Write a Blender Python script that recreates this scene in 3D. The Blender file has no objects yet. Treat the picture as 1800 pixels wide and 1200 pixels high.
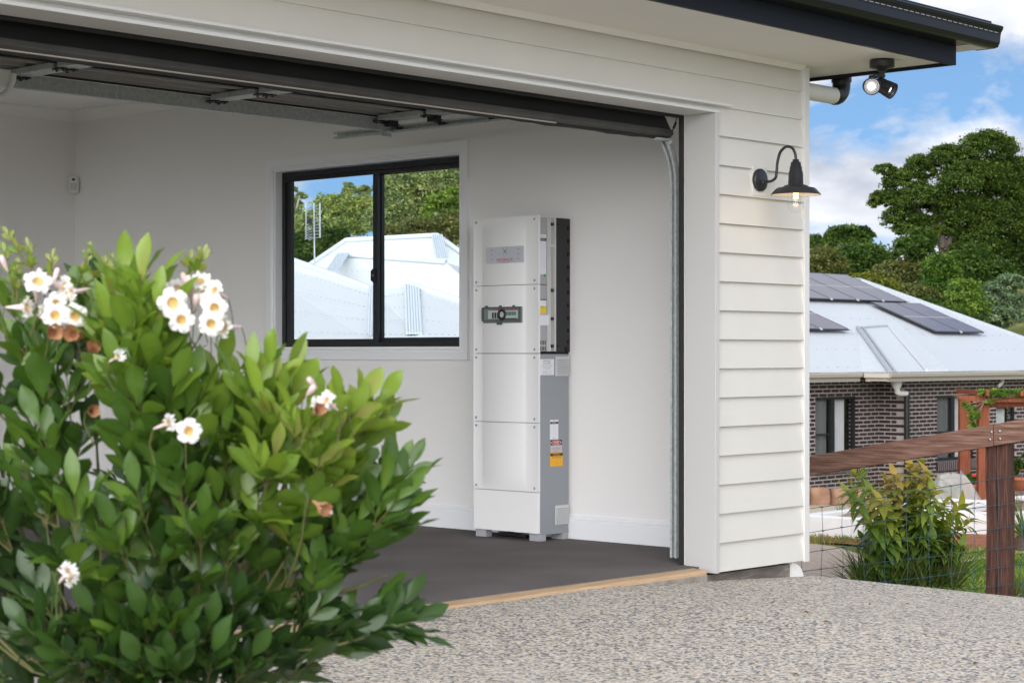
import bpy, math, random
import numpy as np
from mathutils import Vector, Matrix

S = bpy.context.scene
COL = S.collection
RNG = np.random.default_rng(11)
random.seed(7)

# ------------------------------------------------------------------ camera
FL = 3389.0            # focal length in pixels of an 1800 px wide frame
H = 1.105              # camera height over the garage floor
A = math.radians(42.72)
FW = np.array([math.cos(A), math.sin(A), 0.0])
RT = np.array([math.sin(A), -math.cos(A), 0.0])
UP = np.array([0.0, 0.0, 1.0])
cam = bpy.data.cameras.new("camera")
camo = bpy.data.objects.new("camera", cam)
COL.objects.link(camo)
camo.location = (0, 0, H)
camo.rotation_euler = (math.pi / 2, 0, A - math.pi / 2)
cam.sensor_width = 36
cam.lens = 36 * FL / 1800
cam.shift_y = 20 / 1800
cam.clip_start = 0.05
cam.clip_end = 3000
cam.dof.use_dof = True
cam.dof.focus_distance = 11.6
cam.dof.aperture_fstop = 8.0
S.camera = camo

# ------------------------------------------------------------------ light
S.view_settings.view_transform = 'Standard'
S.view_settings.look = 'None'
S.view_settings.gamma = 1
S.view_settings.exposure = 0.45
S.cycles.max_bounces = 14
S.cycles.diffuse_bounces = 9
S.cycles.transparent_max_bounces = 24
SUN_EL, SUN_AZ = math.radians(13), math.atan2(-0.88, -0.47)
SDIR = np.array([math.sin(SUN_AZ) * math.cos(SUN_EL), math.cos(SUN_AZ) * math.cos(SUN_EL), math.sin(SUN_EL)])
sl = bpy.data.lights.new("sun", 'SUN')
sl.energy = 4.3
sl.angle = math.radians(85)
sl.color = (1.0, 0.965, 0.925)
so = bpy.data.objects.new("sun", sl)
COL.objects.link(so)
so.rotation_euler = Vector(-SDIR).to_track_quat('-Z', 'Y').to_euler()

W = bpy.data.worlds.new("World")
S.world = W
W.use_nodes = True
wn, wl = W.node_tree.nodes, W.node_tree.links
wn.clear()
def wnode(t, **k):
    n = wn.new(t)
    for a, b in k.items():
        setattr(n, a, b)
    return n
w_out = wnode('ShaderNodeOutputWorld')
w_bg = wnode('ShaderNodeBackground')
w_bg.inputs[1].default_value = 0.135
w_sky = wnode('ShaderNodeTexSky', sky_type='NISHITA', sun_disc=False)
w_sky.sun_elevation = SUN_EL
w_sky.sun_rotation = SUN_AZ
w_sky.air_density = 1.0
w_sky.dust_density = 0.2
w_sky.ozone_density = 3.0
w_tc = wnode('ShaderNodeTexCoord')
w_add = wnode('ShaderNodeVectorMath', operation='ADD')
w_add.inputs[1].default_value = (0, 0, 0.22)
wl.new(w_tc.outputs['Generated'], w_add.inputs[0])
wl.new(w_add.outputs[0], w_sky.inputs[0])
w_map = wnode('ShaderNodeMapping')
w_map.inputs['Location'].default_value = (4.2547, 6.4694, 7.9093)
w_map.inputs['Scale'].default_value = (1.0, 1.0, 2.1)
wl.new(w_tc.outputs['Generated'], w_map.inputs[0])
w_n1 = wnode('ShaderNodeTexNoise')
w_n1.inputs['Scale'].default_value = 7.0
w_n1.inputs['Detail'].default_value = 9
w_n1.inputs['Roughness'].default_value = 0.56
w_n1.inputs['Distortion'].default_value = 0.25
wl.new(w_map.outputs[0], w_n1.inputs['Vector'])
w_r1 = wnode('ShaderNodeValToRGB')
w_r1.color_ramp.elements[0].position = 0.445
w_r1.color_ramp.elements[1].position = 0.53
wl.new(w_n1.outputs['Fac'], w_r1.inputs[0])
w_n2 = wnode('ShaderNodeTexNoise')
w_n2.inputs['Scale'].default_value = 13.0
w_n2.inputs['Detail'].default_value = 7
wl.new(w_map.outputs[0], w_n2.inputs['Vector'])
w_r2 = wnode('ShaderNodeValToRGB')
w_r2.color_ramp.elements[0].position = 0.35
w_r2.color_ramp.elements[0].color = (2.9, 3.2, 3.8, 1)
w_r2.color_ramp.elements[1].position = 0.62
w_r2.color_ramp.elements[1].color = (5.9, 6.0, 6.3, 1)
wl.new(w_n2.outputs['Fac'], w_r2.inputs[0])
# clouds near the sun are lit more strongly
w_dot = wnode('ShaderNodeVectorMath', operation='DOT_PRODUCT'); w_dot.inputs[1].default_value = tuple(SDIR)
wl.new(w_tc.outputs['Generated'], w_dot.inputs[0])
w_gl = wnode('ShaderNodeMapRange'); w_gl.inputs[1].default_value = 0.0; w_gl.inputs[2].default_value = 1.0; w_gl.inputs[3].default_value = 1.0; w_gl.inputs[4].default_value = 2.6
wl.new(w_dot.outputs['Value'], w_gl.inputs[0])
w_mul = wnode('ShaderNodeVectorMath', operation='SCALE'); wl.new(w_r2.outputs[0], w_mul.inputs[0]); wl.new(w_gl.outputs[0], w_mul.inputs['Scale'])
w_mix = wnode('ShaderNodeMixRGB')
wl.new(w_r1.outputs[0], w_mix.inputs[0])
wl.new(w_sky.outputs[0], w_mix.inputs[1])
wl.new(w_mul.outputs[0], w_mix.inputs[2])
wl.new(w_mix.outputs[0], w_bg.inputs[0])
wl.new(w_bg.outputs[0], w_out.inputs[0])

# ------------------------------------------------------------------ places
def ray(x):
    u = (x - 900) / FL
    return FW + u * RT
def P(x, y, d):                      # the point at forward distance d seen at photo pixel x, y
    p = ray(x) * d
    p[2] = H + (620 - y) / FL * d
    return p
def onX(x, y, X):
    return P(x, y, X / ray(x)[0])
def onY(x, y, Y):
    return P(x, y, Y / ray(x)[1])
def LD(l, d, z):                     # lateral, forward, height over camera level
    return RT * l + FW * d + UP * (H + z)
def lx(x, d):
    return (x - 900) / FL * d
TD = [-30, 9, 11, 14, 19, 25, 37, 50, 58, 66, 75, 90, 150, 420]
TZ = [-1.30, -1.30, -1.44, -1.72, -1.92, -2.2, -2.97, -2.97, -2.3, -0.6, 1.0, 2.4, 5.5, 18]
def tz(d):
    return np.interp(d, TD, TZ)
def tdep(y):                         # forward distance where pixel row y meets the terrain
    lo, hi = 8.0, 60.0
    for _ in range(50):
        m = (lo + hi) / 2
        if (620 - y) / FL * m > tz(m):
            lo = m
        else:
            hi = m
    return lo
def TP(x, y, off=0.0):
    p = P(x, y, tdep(y))
    p[2] += off
    return p

# ------------------------------------------------------------------ mesh helpers
ORG = {}
def setp(o, label=None, cat=None, group=None, kind=None):
    if label: o['label'] = label
    if cat: o['category'] = cat
    if group: o['group'] = group
    if kind: o['kind'] = kind
    return o
def thing(name, label, cat, loc, group=None):
    o = bpy.data.objects.new(name, None)
    COL.objects.link(o)
    o.location = tuple(loc)
    o.empty_display_size = 0.1
    ORG[o.name] = np.array(loc, float)
    return setp(o, label, cat, group)

def raw_object(name, V, F, mats, parent=None, loc=None, midx=None, smooth=False, tone=None, smooth_list=None):
    """F: list of faces, or an (n,4) int array."""
    V = np.asarray(V, float)
    if parent is not None:
        org = ORG[parent.name]
    else:
        org = np.array(loc, float) if loc is not None else np.zeros(3)
    me = bpy.data.meshes.new(name)
    Vl = V - org
    if isinstance(F, np.ndarray):
        n = len(F); k = F.shape[1]
        me.vertices.add(len(Vl)); me.vertices.foreach_set('co', Vl.ravel())
        me.loops.add(n * k); me.loops.foreach_set('vertex_index', F.ravel().astype(np.int32))
        me.polygons.add(n)
        me.polygons.foreach_set('loop_start', np.arange(0, n * k, k, dtype=np.int32))
        me.update(calc_edges=True)
    else:
        me.from_pydata(Vl.tolist(), [], [tuple(f) for f in F])
        me.update()
    if not isinstance(mats, (list, tuple)):
        mats = [mats]
    for m in mats:
        me.materials.append(m)
    if midx is not None:
        me.polygons.foreach_set('material_index', np.asarray(midx, np.int32))
    if smooth_list is not None:
        me.polygons.foreach_set('use_smooth', np.asarray(smooth_list, bool))
    elif smooth:
        me.polygons.foreach_set('use_smooth', np.ones(len(me.polygons), bool))
    if tone is not None:
        a = me.attributes.new('tone', 'FLOAT', 'POINT')
        a.data.foreach_set('value', np.asarray(tone, np.float32))
    me.validate()
    o = bpy.data.objects.new(name, me)
    COL.objects.link(o)
    if parent is not None:
        o.parent = parent
        ORG[o.name] = org
    else:
        o.location = tuple(org)
        ORG[o.name] = org
    return o

class MB:
    def __init__(s):
        s.v, s.f, s.mi, s.sm = [], [], [], []
        s.M = None
        s.m = 0
    def frame(s, o, ex, ey, ez):
        s.M = (np.asarray(o, float), np.asarray(ex, float), np.asarray(ey, float), np.asarray(ez, float))
        return s
    def add(s, V, F, smooth=False):
        b = len(s.v)
        for p in V:
            if s.M is not None:
                o, a, c, e = s.M
                p = o + a * p[0] + c * p[1] + e * p[2]
            s.v.append(tuple(float(q) for q in p))
        for f in F:
            s.f.append(tuple(b + i for i in f)); s.mi.append(s.m); s.sm.append(smooth)
        return s
    def box(s, x0, x1, y0, y1, z0, z1):
        x0, x1 = min(x0, x1), max(x0, x1); y0, y1 = min(y0, y1), max(y0, y1); z0, z1 = min(z0, z1), max(z0, z1)
        V = [(x0, y0, z0), (x1, y0, z0), (x1, y1, z0), (x0, y1, z0), (x0, y0, z1), (x1, y0, z1), (x1, y1, z1), (x0, y1, z1)]
        F = [(0, 3, 2, 1), (4, 5, 6, 7), (0, 1, 5, 4), (1, 2, 6, 5), (2, 3, 7, 6), (3, 0, 4, 7)]
        return s.add(V, F)
    def quad(s, *pts):
        return s.add(pts, [tuple(range(len(pts)))])
    def slab(s, pts, off):               # polygon given thickness along vector off
        n = len(pts)
        pts = [np.asarray(p, float) for p in pts]; off = np.asarray(off, float)
        V = pts + [p + off for p in pts]
        F = [tuple(range(n)), tuple(range(2 * n - 1, n - 1, -1))]
        F += [(i, i + n, (i + 1) % n + n, (i + 1) % n)[::-1] for i in range(n)]
        return s.add(V, F)
    def extrude(s, prof, axis, a, b, smooth=False):   # prof: closed list of 2D points, axis 'x' (y,z) / 'y' (x,z) / 'z' (x,y)
        def q(p, t):
            return (t, p[0], p[1]) if axis == 'x' else (p[0], t, p[1]) if axis == 'y' else (p[0], p[1], t)
        n = len(prof)
        V = [q(p, a) for p in prof] + [q(p, b) for p in prof]
        F = [tuple(range(n)), tuple(range(2 * n - 1, n - 1, -1))]
        s.add(V, F)
        return s.add(V, [(i, (i + 1) % n, (i + 1) % n + n, i + n) for i in range(n)], smooth)
    def strip(s, prof, axis, a, b, smooth=True):      # open profile sheet
        def q(p, t):
            return (t, p[0], p[1]) if axis == 'x' else (p[0], t, p[1]) if axis == 'y' else (p[0], p[1], t)
        n = len(prof)
        V = [q(p, a) for p in prof] + [q(p, b) for p in prof]
        return s.add(V, [(i, i + 1, i + 1 + n, i + n) for i in range(n - 1)], smooth)
    def tube(s, pts, r, n=10, caps=True):
        pts = [np.asarray(p, float) for p in pts]
        k = len(pts)
        rr = r if isinstance(r, (list, tuple, np.ndarray)) else [r] * k
        V, F = [], []
        t0 = pts[1] - pts[0]; t0 = t0 / np.linalg.norm(t0)
        ref = np.array([0, 0, 1.0]) if abs(t0[2]) < 0.9 else np.array([1.0, 0, 0])
        a = np.cross(t0, ref); a /= np.linalg.norm(a)
        for i in range(k):
            t = pts[min(i + 1, k - 1)] - pts[max(i - 1, 0)]
            t = t / (np.linalg.norm(t) + 1e-12)
            a = a - t * np.dot(a, t); a /= np.linalg.norm(a) + 1e-12
            b = np.cross(t, a)
            for j in range(n):
                w = 2 * math.pi * j / n
                V.append(pts[i] + rr[i] * (math.cos(w) * a + math.sin(w) * b))
        for i in range(k - 1):
            for j in range(n):
                F.append((i * n + j, i * n + (j + 1) % n, (i + 1) * n + (j + 1) % n, (i + 1) * n + j))
        s.add(V, F, True)
        if caps:
            s.add(V[:n], [tuple(range(n - 1, -1, -1))]); s.add(V[-n:], [tuple(range(n))])
        return s
    def lathe(s, prof, c, axis=(0, 0, 1), n=24, smooth=True):   # prof: (radius, height)
        ax = np.asarray(axis, float); ax /= np.linalg.norm(ax)
        ref = np.array([1.0, 0, 0]) if abs(ax[0]) < 0.9 else np.array([0, 1.0, 0])
        a = np.cross(ax, ref); a /= np.linalg.norm(a); b = np.cross(ax, a)
        c = np.asarray(c, float)
        V, F = [], []
        for r, h in prof:
            for j in range(n):
                w = 2 * math.pi * j / n
                V.append(c + ax * h + max(r, 1e-5) * (math.cos(w) * a + math.sin(w) * b))
        for i in range(len(prof) - 1):
            for j in range(n):
                F.append((i * n + j, i * n + (j + 1) % n, (i + 1) * n + (j + 1) % n, (i + 1) * n + j))
        return s.add(V, F, smooth)
    def text(s, txt, o, ex, ey, size, align='CENTER', sx=1.0):
        cu = bpy.data.curves.new('lettering', 'FONT')
        cu.body = txt; cu.size = 1; cu.align_x = align; cu.align_y = 'CENTER'; cu.resolution_u = 3
        ob = bpy.data.objects.new('lettering', cu)
        COL.objects.link(ob)
        dg = bpy.context.evaluated_depsgraph_get(); dg.update()
        me = ob.evaluated_get(dg).to_mesh()
        o, ex, ey = np.asarray(o, float), np.asarray(ex, float), np.asarray(ey, float)
        V = [o + ex * v.co.x * size * sx + ey * v.co.y * size for v in me.vertices]
        F = [tuple(p.vertices) for p in me.polygons]
        s.add(V, F)
        ob.evaluated_get(dg).to_mesh_clear()
        bpy.data.objects.remove(ob); bpy.data.curves.remove(cu)
        return s
    def build(s, name, mats, parent=None, loc=None, bevel=0, seg=2, tone=None):
        o = raw_object(name, s.v, s.f, mats, parent, loc, s.mi, tone=tone, smooth_list=s.sm)
        if bevel:
            b = o.modifiers.new('bevel', 'BEVEL'); b.width = bevel; b.segments = seg; b.limit_method = 'ANGLE'
            b.angle_limit = math.radians(40)
        return o

# ------------------------------------------------------------------ materials
def mat(name, col, rough=0.5, metal=0.0, spec=0.5, var=0.0, vscale=8.0, bump=0.0, bscale=40.0, coat=0.0, stretch=None, dirt=None):
    m = bpy.data.materials.new(name); m.use_nodes = True
    nt = m.node_tree; N, L = nt.nodes, nt.links
    p = N['Principled BSDF']
    p.inputs['Base Color'].default_value = (*col, 1)
    p.inputs['Roughness'].default_value = rough
    p.inputs['Metallic'].default_value = metal
    p.inputs['Specular IOR Level'].default_value = spec
    p.inputs['Coat Weight'].default_value = coat
    if var or bump or dirt:
        tc = N.new('ShaderNodeTexCoord')
        mp = N.new('ShaderNodeMapping')
        if stretch: mp.inputs['Scale'].default_value = stretch
        L.new(tc.outputs['Object'], mp.inputs[0])
    if var:
        n = N.new('ShaderNodeTexNoise'); n.inputs['Scale'].default_value = vscale; n.inputs['Detail'].default_value = 6
        n.inputs['Roughness'].default_value = 0.6
        L.new(mp.outputs[0], n.inputs['Vector'])
        r = N.new('ShaderNodeValToRGB')
        r.color_ramp.elements[0].position = 0.3; r.color_ramp.elements[1].position = 0.7
        r.color_ramp.elements[0].color = (*[max(0, c * (1 - var)) for c in col], 1)
        r.color_ramp.elements[1].color = (*[min(1, c * (1 + var)) for c in col], 1)
        L.new(n.outputs['Fac'], r.inputs[0]); L.new(r.outputs[0], p.inputs['Base Color'])
    if bump:
        n = N.new('ShaderNodeTexNoise'); n.inputs['Scale'].default_value = bscale; n.inputs['Detail'].default_value = 5
        L.new(mp.outputs[0], n.inputs['Vector'])
        b = N.new('ShaderNodeBump'); b.inputs['Strength'].default_value = bump; b.inputs['Distance'].default_value = 0.01
        L.new(n.outputs['Fac'], b.inputs['Height']); L.new(b.outputs[0], p.inputs['Normal'])
    return m

def ramp_mat(name, stops, scale, rough=0.8, kind='noise', bump=0.3, detail=8, stretch=None, bdist=0.01, spec=0.3, metal=0.0, patchy=0.0):
    m = bpy.data.materials.new(name); m.use_nodes = True
    N, L = m.node_tree.nodes, m.node_tree.links
    p = N['Principled BSDF']; p.inputs['Roughness'].default_value = rough; p.inputs['Specular IOR Level'].default_value = spec
    p.inputs['Metallic'].default_value = metal
    tc = N.new('ShaderNodeTexCoord'); mp = N.new('ShaderNodeMapping'); L.new(tc.outputs['Object'], mp.inputs[0])
    if stretch: mp.inputs['Scale'].default_value = stretch
    if kind == 'noise':
        n = N.new('ShaderNodeTexNoise'); n.inputs['Scale'].default_value = scale; n.inputs['Detail'].default_value = detail
        n.inputs['Roughness'].default_value = 0.62
        out, hgt = n.outputs['Fac'], n.outputs['Fac']
    else:
        n = N.new('ShaderNodeTexVoronoi'); n.inputs['Scale'].default_value = scale
        sx = N.new('ShaderNodeSeparateColor'); L.new(n.outputs['Color'], sx.inputs[0])
        out, hgt = sx.outputs[0], n.outputs['Distance']
    L.new(mp.outputs[0], n.inputs['Vector'])
    r = N.new('ShaderNodeValToRGB')
    while len(r.color_ramp.elements) < len(stops): r.color_ramp.elements.new(0.5)
    for e, (q, c) in zip(r.color_ramp.elements, stops):
        e.position = q; e.color = (*c, 1)
    if kind == 'cells': r.color_ramp.interpolation = 'CONSTANT'
    L.new(out, r.inputs[0]); L.new(r.outputs[0], p.inputs['Base Color'])
    if patchy:
        n3 = N.new('ShaderNodeTexNoise'); n3.inputs['Scale'].default_value = 1.6; n3.inputs['Detail'].default_value = 5
        L.new(tc.outputs['Object'], n3.inputs['Vector'])
        mr = N.new('ShaderNodeMapRange'); mr.inputs[1].default_value = 0.3; mr.inputs[2].default_value = 0.7; mr.inputs[3].default_value = 1 - patchy; mr.inputs[4].default_value = 1 + patchy
        L.new(n3.outputs['Fac'], mr.inputs[0])
        vm = N.new('ShaderNodeVectorMath'); vm.operation = 'SCALE'; L.new(r.outputs[0], vm.inputs[0]); L.new(mr.outputs[0], vm.inputs['Scale'])
        L.new(vm.outputs[0], p.inputs['Base Color'])
    if bump:
        b = N.new('ShaderNodeBump'); b.inputs['Strength'].default_value = bump; b.inputs['Distance'].default_value = bdist
        b.invert = kind == 'cells'
        L.new(hgt, b.inputs['Height']); L.new(b.outputs[0], p.inputs['Normal'])
    return m

def leaf_mat(name, stops, rough=0.42, trans=0.3, spec=0.5, tcol=1.5):
    m = bpy.data.materials.new(name); m.use_nodes = True
    N, L = m.node_tree.nodes, m.node_tree.links
    p = N['Principled BSDF']; out = N['Material Output']
    p.inputs['Roughness'].default_value = rough; p.inputs['Specular IOR Level'].default_value = spec
    a = N.new('ShaderNodeAttribute'); a.attribute_name = 'tone'
    r = N.new('ShaderNodeValToRGB')
    while len(r.color_ramp.elements) < len(stops): r.color_ramp.elements.new(0.5)
    for e, (q, c) in zip(r.color_ramp.elements, stops):
        e.position = q; e.color = (*c, 1)
    L.new(a.outputs['Fac'], r.inputs[0]); L.new(r.outputs[0], p.inputs['Base Color'])
    if trans:
        t = N.new('ShaderNodeBsdfTranslucent')
        g = N.new('ShaderNodeMixRGB'); g.blend_type = 'MULTIPLY'; g.inputs[0].default_value = 1
        g.inputs[2].default_value = (tcol, tcol * 1.0, tcol * 0.45, 1)
        L.new(r.outputs[0], g.inputs[1]); L.new(g.outputs[0], t.inputs[0])
        x = N.new('ShaderNodeMixShader'); x.inputs[0].default_value = trans
        L.new(p.outputs[0], x.inputs[1]); L.new(t.outputs[0], x.inputs[2]); L.new(x.outputs[0], out.inputs[0])
    return m

def glass_mat(name, tint=(1, 1, 1), ior=1.45, bright=0.0):
    m = bpy.data.materials.new(name); m.use_nodes = True
    N, L = m.node_tree.nodes, m.node_tree.links
    N.remove(N['Principled BSDF'])
    t = N.new('ShaderNodeBsdfTransparent'); t.inputs[0].default_value = (*tint, 1)
    g = N.new('ShaderNodeBsdfGlossy'); g.inputs['Roughness'].default_value = 0.02
    f = N.new('ShaderNodeFresnel'); f.inputs[0].default_value = ior
    x = N.new('ShaderNodeMixShader')
    g2 = N.new('ShaderNodeNewGeometry'); q = N.new('ShaderNodeMath'); q.operation = 'SUBTRACT'; q.use_clamp = True
    L.new(f.outputs[0], q.inputs[0]); L.new(g2.outputs['Backfacing'], q.inputs[1])
    L.new(q.outputs[0], x.inputs[0]); L.new(t.outputs[0], x.inputs[1]); L.new(g.outputs[0], x.inputs[2])
    L.new(x.outputs[0], N['Material Output'].inputs[0])
    return m

def emit_mat(name, col, k):
    m = bpy.data.materials.new(name); m.use_nodes = True
    p = m.node_tree.nodes['Principled BSDF']
    p.inputs['Base Color'].default_value = (*col, 1)
    p.inputs['Emission Color'].default_value = (*col, 1); p.inputs['Emission Strength'].default_value = k
    return m

def brick_mat(name, c1, c2, mortar, bw, bh, ms, ex, scale=1.0):
    """running bond on vertical walls: u along ex, v = height"""
    m = bpy.data.materials.new(name); m.use_nodes = True
    N, L = m.node_tree.nodes, m.node_tree.links
    p = N['Principled BSDF']; p.inputs['Roughness'].default_value = 0.75
    g = N.new('ShaderNodeNewGeometry')
    d = N.new('ShaderNodeVectorMath'); d.operation = 'DOT_PRODUCT'; d.inputs[1].default_value = ex
    L.new(g.outputs['Position'], d.inputs[0])
    sp = N.new('ShaderNodeSeparateXYZ'); L.new(g.outputs['Position'], sp.inputs[0])
    cb = N.new('ShaderNodeCombineXYZ'); L.new(d.outputs['Value'], cb.inputs[0]); L.new(sp.outputs[2], cb.inputs[1])
    b = N.new('ShaderNodeTexBrick')
    b.inputs['Color1'].default_value = (*c1, 1); b.inputs['Color2'].default_value = (*c2, 1); b.inputs['Mortar'].default_value = (*mortar, 1)
    b.inputs['Scale'].default_value = 1; b.inputs['Mortar Size'].default_value = ms; b.inputs['Mortar Smooth'].default_value = 0.1
    b.inputs['Brick Width'].default_value = bw; b.inputs['Row Height'].default_value = bh; b.inputs['Bias'].default_value = 0
    L.new(cb.outputs[0], b.inputs['Vector'])
    L.new(b.outputs['Color'], p.inputs['Base Color'])
    bp = N.new('ShaderNodeBump'); bp.inputs['Strength'].default_value = 0.6; bp.inputs['Distance'].default_value = 0.01; bp.invert = True
    L.new(b.outputs['Fac'], bp.inputs['Height']); L.new(bp.outputs[0], p.inputs['Normal'])
    return m

def corrugated_mat(name, col, ex, pitch, rough=0.45, spec=0.5, k=0.4):
    strength = k
    """corrugations run across direction ex"""
    m = bpy.data.materials.new(name); m.use_nodes = True
    N, L = m.node_tree.nodes, m.node_tree.links
    p = N['Principled BSDF']; p.inputs['Base Color'].default_value = (*col, 1)
    p.inputs['Roughness'].default_value = rough; p.inputs['Specular IOR Level'].default_value = spec
    g = N.new('ShaderNodeNewGeometry')
    d = N.new('ShaderNodeVectorMath'); d.operation = 'DOT_PRODUCT'; d.inputs[1].default_value = ex
    L.new(g.outputs['Position'], d.inputs[0])
    k = N.new('ShaderNodeMath'); k.operation = 'MULTIPLY'; k.inputs[1].default_value = 2 * math.pi / pitch
    L.new(d.outputs['Value'], k.inputs[0])
    s = N.new('ShaderNodeMath'); s.operation = 'SINE'; L.new(k.outputs[0], s.inputs[0])
    bp = N.new('ShaderNodeBump'); bp.inputs['Strength'].default_value = strength; bp.inputs['Distance'].default_value = 0.012
    L.new(s.outputs[0], bp.inputs['Height']); L.new(bp.outputs[0], p.inputs['Normal'])
    return m

M = {}
M['white_board'] = mat('white_board_paint', (0.625, 0.602, 0.552), 0.42, var=0.025, vscale=2.5, bump=0.05, bscale=90)
M['white_trim'] = mat('white_trim_paint', (0.66, 0.65, 0.63), 0.38)
M['soffit'] = mat('soffit_paint', (0.78, 0.755, 0.715), 0.55, var=0.01, vscale=3)
M['inner_wall'] = mat('inner_wall_paint', (0.83, 0.81, 0.795), 0.75, spec=0.25, var=0.012, vscale=1.3, bump=0.04, bscale=160)
M['ceiling'] = mat('ceiling_paint', (0.86, 0.845, 0.83), 0.85, spec=0.2)
M['skirt'] = mat('gloss_trim_paint', (0.83, 0.83, 0.85), 0.32)
M['black_metal'] = mat('black_powder_coat', (0.012, 0.013, 0.016), 0.42, var=0.15, vscale=3)
M['fascia'] = mat('dark_fascia_paint', (0.008, 0.010, 0.015), 0.55, spec=0.22, var=0.2, vscale=2, bump=0.05, bscale=14, stretch=(0.2, 1, 1))
M['gutter'] = mat('dark_gutter_paint', (0.006, 0.007, 0.011), 0.3, spec=0.35)
M['charcoal'] = mat('charcoal_door_paint', (0.020, 0.020, 0.021), 0.55, var=0.2, vscale=3)
M['door_inner'] = mat('door_inner_coat', (0.20, 0.19, 0.175), 0.5, var=0.12, vscale=4)
M['rubber'] = mat('black_rubber', (0.015, 0.015, 0.016), 0.7, var=0.2, vscale=30)
M['galv'] = ramp_mat('galvanised_steel', [(0.3, (0.36, 0.39, 0.39)), (0.5, (0.47, 0.50, 0.50)), (0.7, (0.58, 0.61, 0.61))], 45, rough=0.42, metal=0.3, bump=0.03, spec=0.5)
M['carpet'] = ramp_mat('charcoal_carpet', [(0.35, (0.100, 0.089, 0.086)), (0.5, (0.148, 0.133, 0.130)), (0.66, (0.195, 0.178, 0.174))], 210, rough=0.95, bump=0.5, detail=3, bdist=0.004, spec=0.1, patchy=0.16)
M['timber_edge'] = ramp_mat('bare_threshold', [(0.3, (0.42, 0.27, 0.15)), (0.55, (0.52, 0.36, 0.22)), (0.75, (0.60, 0.48, 0.34))], 6, rough=0.8, bump=0.15, stretch=(0.6, 5, 5))
M['concrete'] = ramp_mat('grey_concrete', [(0.3, (0.17, 0.15, 0.12)), (0.5, (0.27, 0.24, 0.20)), (0.75, (0.40, 0.37, 0.32))], 9, rough=0.9, bump=0.3)
M['slab_edge'] = ramp_mat('dark_slab_edge', [(0.3, (0.09, 0.08, 0.07)), (0.55, (0.15, 0.13, 0.115)), (0.8, (0.34, 0.32, 0.30))], 8, rough=0.9, bump=0.4, stretch=(0.6, 1, 3))
M['cab_white'] = mat('cabinet_white_enamel', (0.80, 0.79, 0.785), 0.36, spec=0.45)
M['cab_grey'] = mat('cabinet_grey_enamel', (0.27, 0.29, 0.315), 0.45, var=0.02, vscale=3)
M['cab_grey2'] = mat('cabinet_light_grey', (0.36, 0.37, 0.39), 0.42)
M['cab_alu'] = mat('cabinet_aluminium', (0.60, 0.60, 0.59), 0.38, metal=0.35)
M['cab_black'] = mat('cabinet_black_plate', (0.022, 0.021, 0.022), 0.6, bump=0.1, bscale=300)
M['hole'] = mat('dark_hole', (0.004, 0.004, 0.004), 0.9)
M['plate'] = mat('badge_plate', (0.50, 0.51, 0.56), 0.35)
M['vent'] = mat('vent_plastic', (0.55, 0.56, 0.57), 0.5)
M['paper'] = mat('label_paper', (0.74, 0.75, 0.80), 0.5)
M['paper_grey'] = mat('label_grey', (0.50, 0.50, 0.50), 0.5)
M['yellow'] = mat('label_yellow', (0.80, 0.56, 0.02), 0.5)
M['amber'] = mat('label_amber', (0.80, 0.40, 0.02), 0.5)
M['ink'] = mat('label_ink', (0.02, 0.02, 0.025), 0.5)
M['grey_ink'] = mat('label_grey_ink', (0.22, 0.22, 0.25), 0.5)
M['red_ink'] = mat('label_red_ink', (0.55, 0.02, 0.03), 0.5)
M['green_dot'] = mat('green_dot', (0.02, 0.35, 0.15), 0.5)
M['smoke'] = mat('smoked_cover', (0.16, 0.19, 0.18), 0.15, spec=0.6)
M['breaker'] = mat('breaker_grey', (0.45, 0.50, 0.47), 0.5)
M['teal'] = mat('breaker_teal', (0.06, 0.17, 0.17), 0.5)
M['screw'] = mat('screw_steel', (0.35, 0.35, 0.36), 0.4, metal=0.6)
M['lamp_black'] = mat('lamp_black_enamel', (0.020, 0.020, 0.024), 0.4, var=0.1, vscale=20)
M['lamp_white'] = mat('lamp_inner_enamel', (0.78, 0.74, 0.68), 0.4)
M['clear'] = glass_mat('clear_glass', (0.97, 0.98, 0.98), 1.45)
M['window_glass'] = glass_mat('window_glass', (0.96, 0.98, 0.98), 1.3)
M['dark_glass'] = mat('dark_window_glass', (0.015, 0.017, 0.02), 0.06, spec=0.8)
M['filament'] = emit_mat('lit_filament', (1.0, 0.55, 0.2), 8)
M['led'] = emit_mat('lit_led', (1.0, 0.98, 0.95), 14)
M['pvc'] = mat('white_pvc', (0.74, 0.73, 0.70), 0.35)
M['pvc_black'] = mat('black_pvc', (0.015, 0.015, 0.017), 0.32)
M['plastic'] = mat('white_plastic', (0.78, 0.77, 0.75), 0.4)
M['rail_wood'] = ramp_mat('stained_rail', [(0.28, (0.085, 0.046, 0.034)), (0.5, (0.195, 0.102, 0.076)), (0.72, (0.32, 0.20, 0.15))], 9, rough=0.75, bump=0.5, stretch=(6, 0.5, 9), bdist=0.006)
M['post_wood'] = ramp_mat('stained_post', [(0.28, (0.030, 0.015, 0.013)), (0.5, (0.082, 0.036, 0.028)), (0.72, (0.17, 0.085, 0.06))], 10, rough=0.8, bump=0.6, stretch=(9, 9, 0.5), bdist=0.006)
M['wire'] = mat('blue_grey_wire', (0.05, 0.10, 0.125), 0.45, metal=0.2)
M['aggregate'] = None
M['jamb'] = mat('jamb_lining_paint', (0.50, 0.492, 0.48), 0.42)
M['bottom_rail'] = mat('door_bottom_rail', (0.055, 0.052, 0.048), 0.5, var=0.25, vscale=6)
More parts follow.
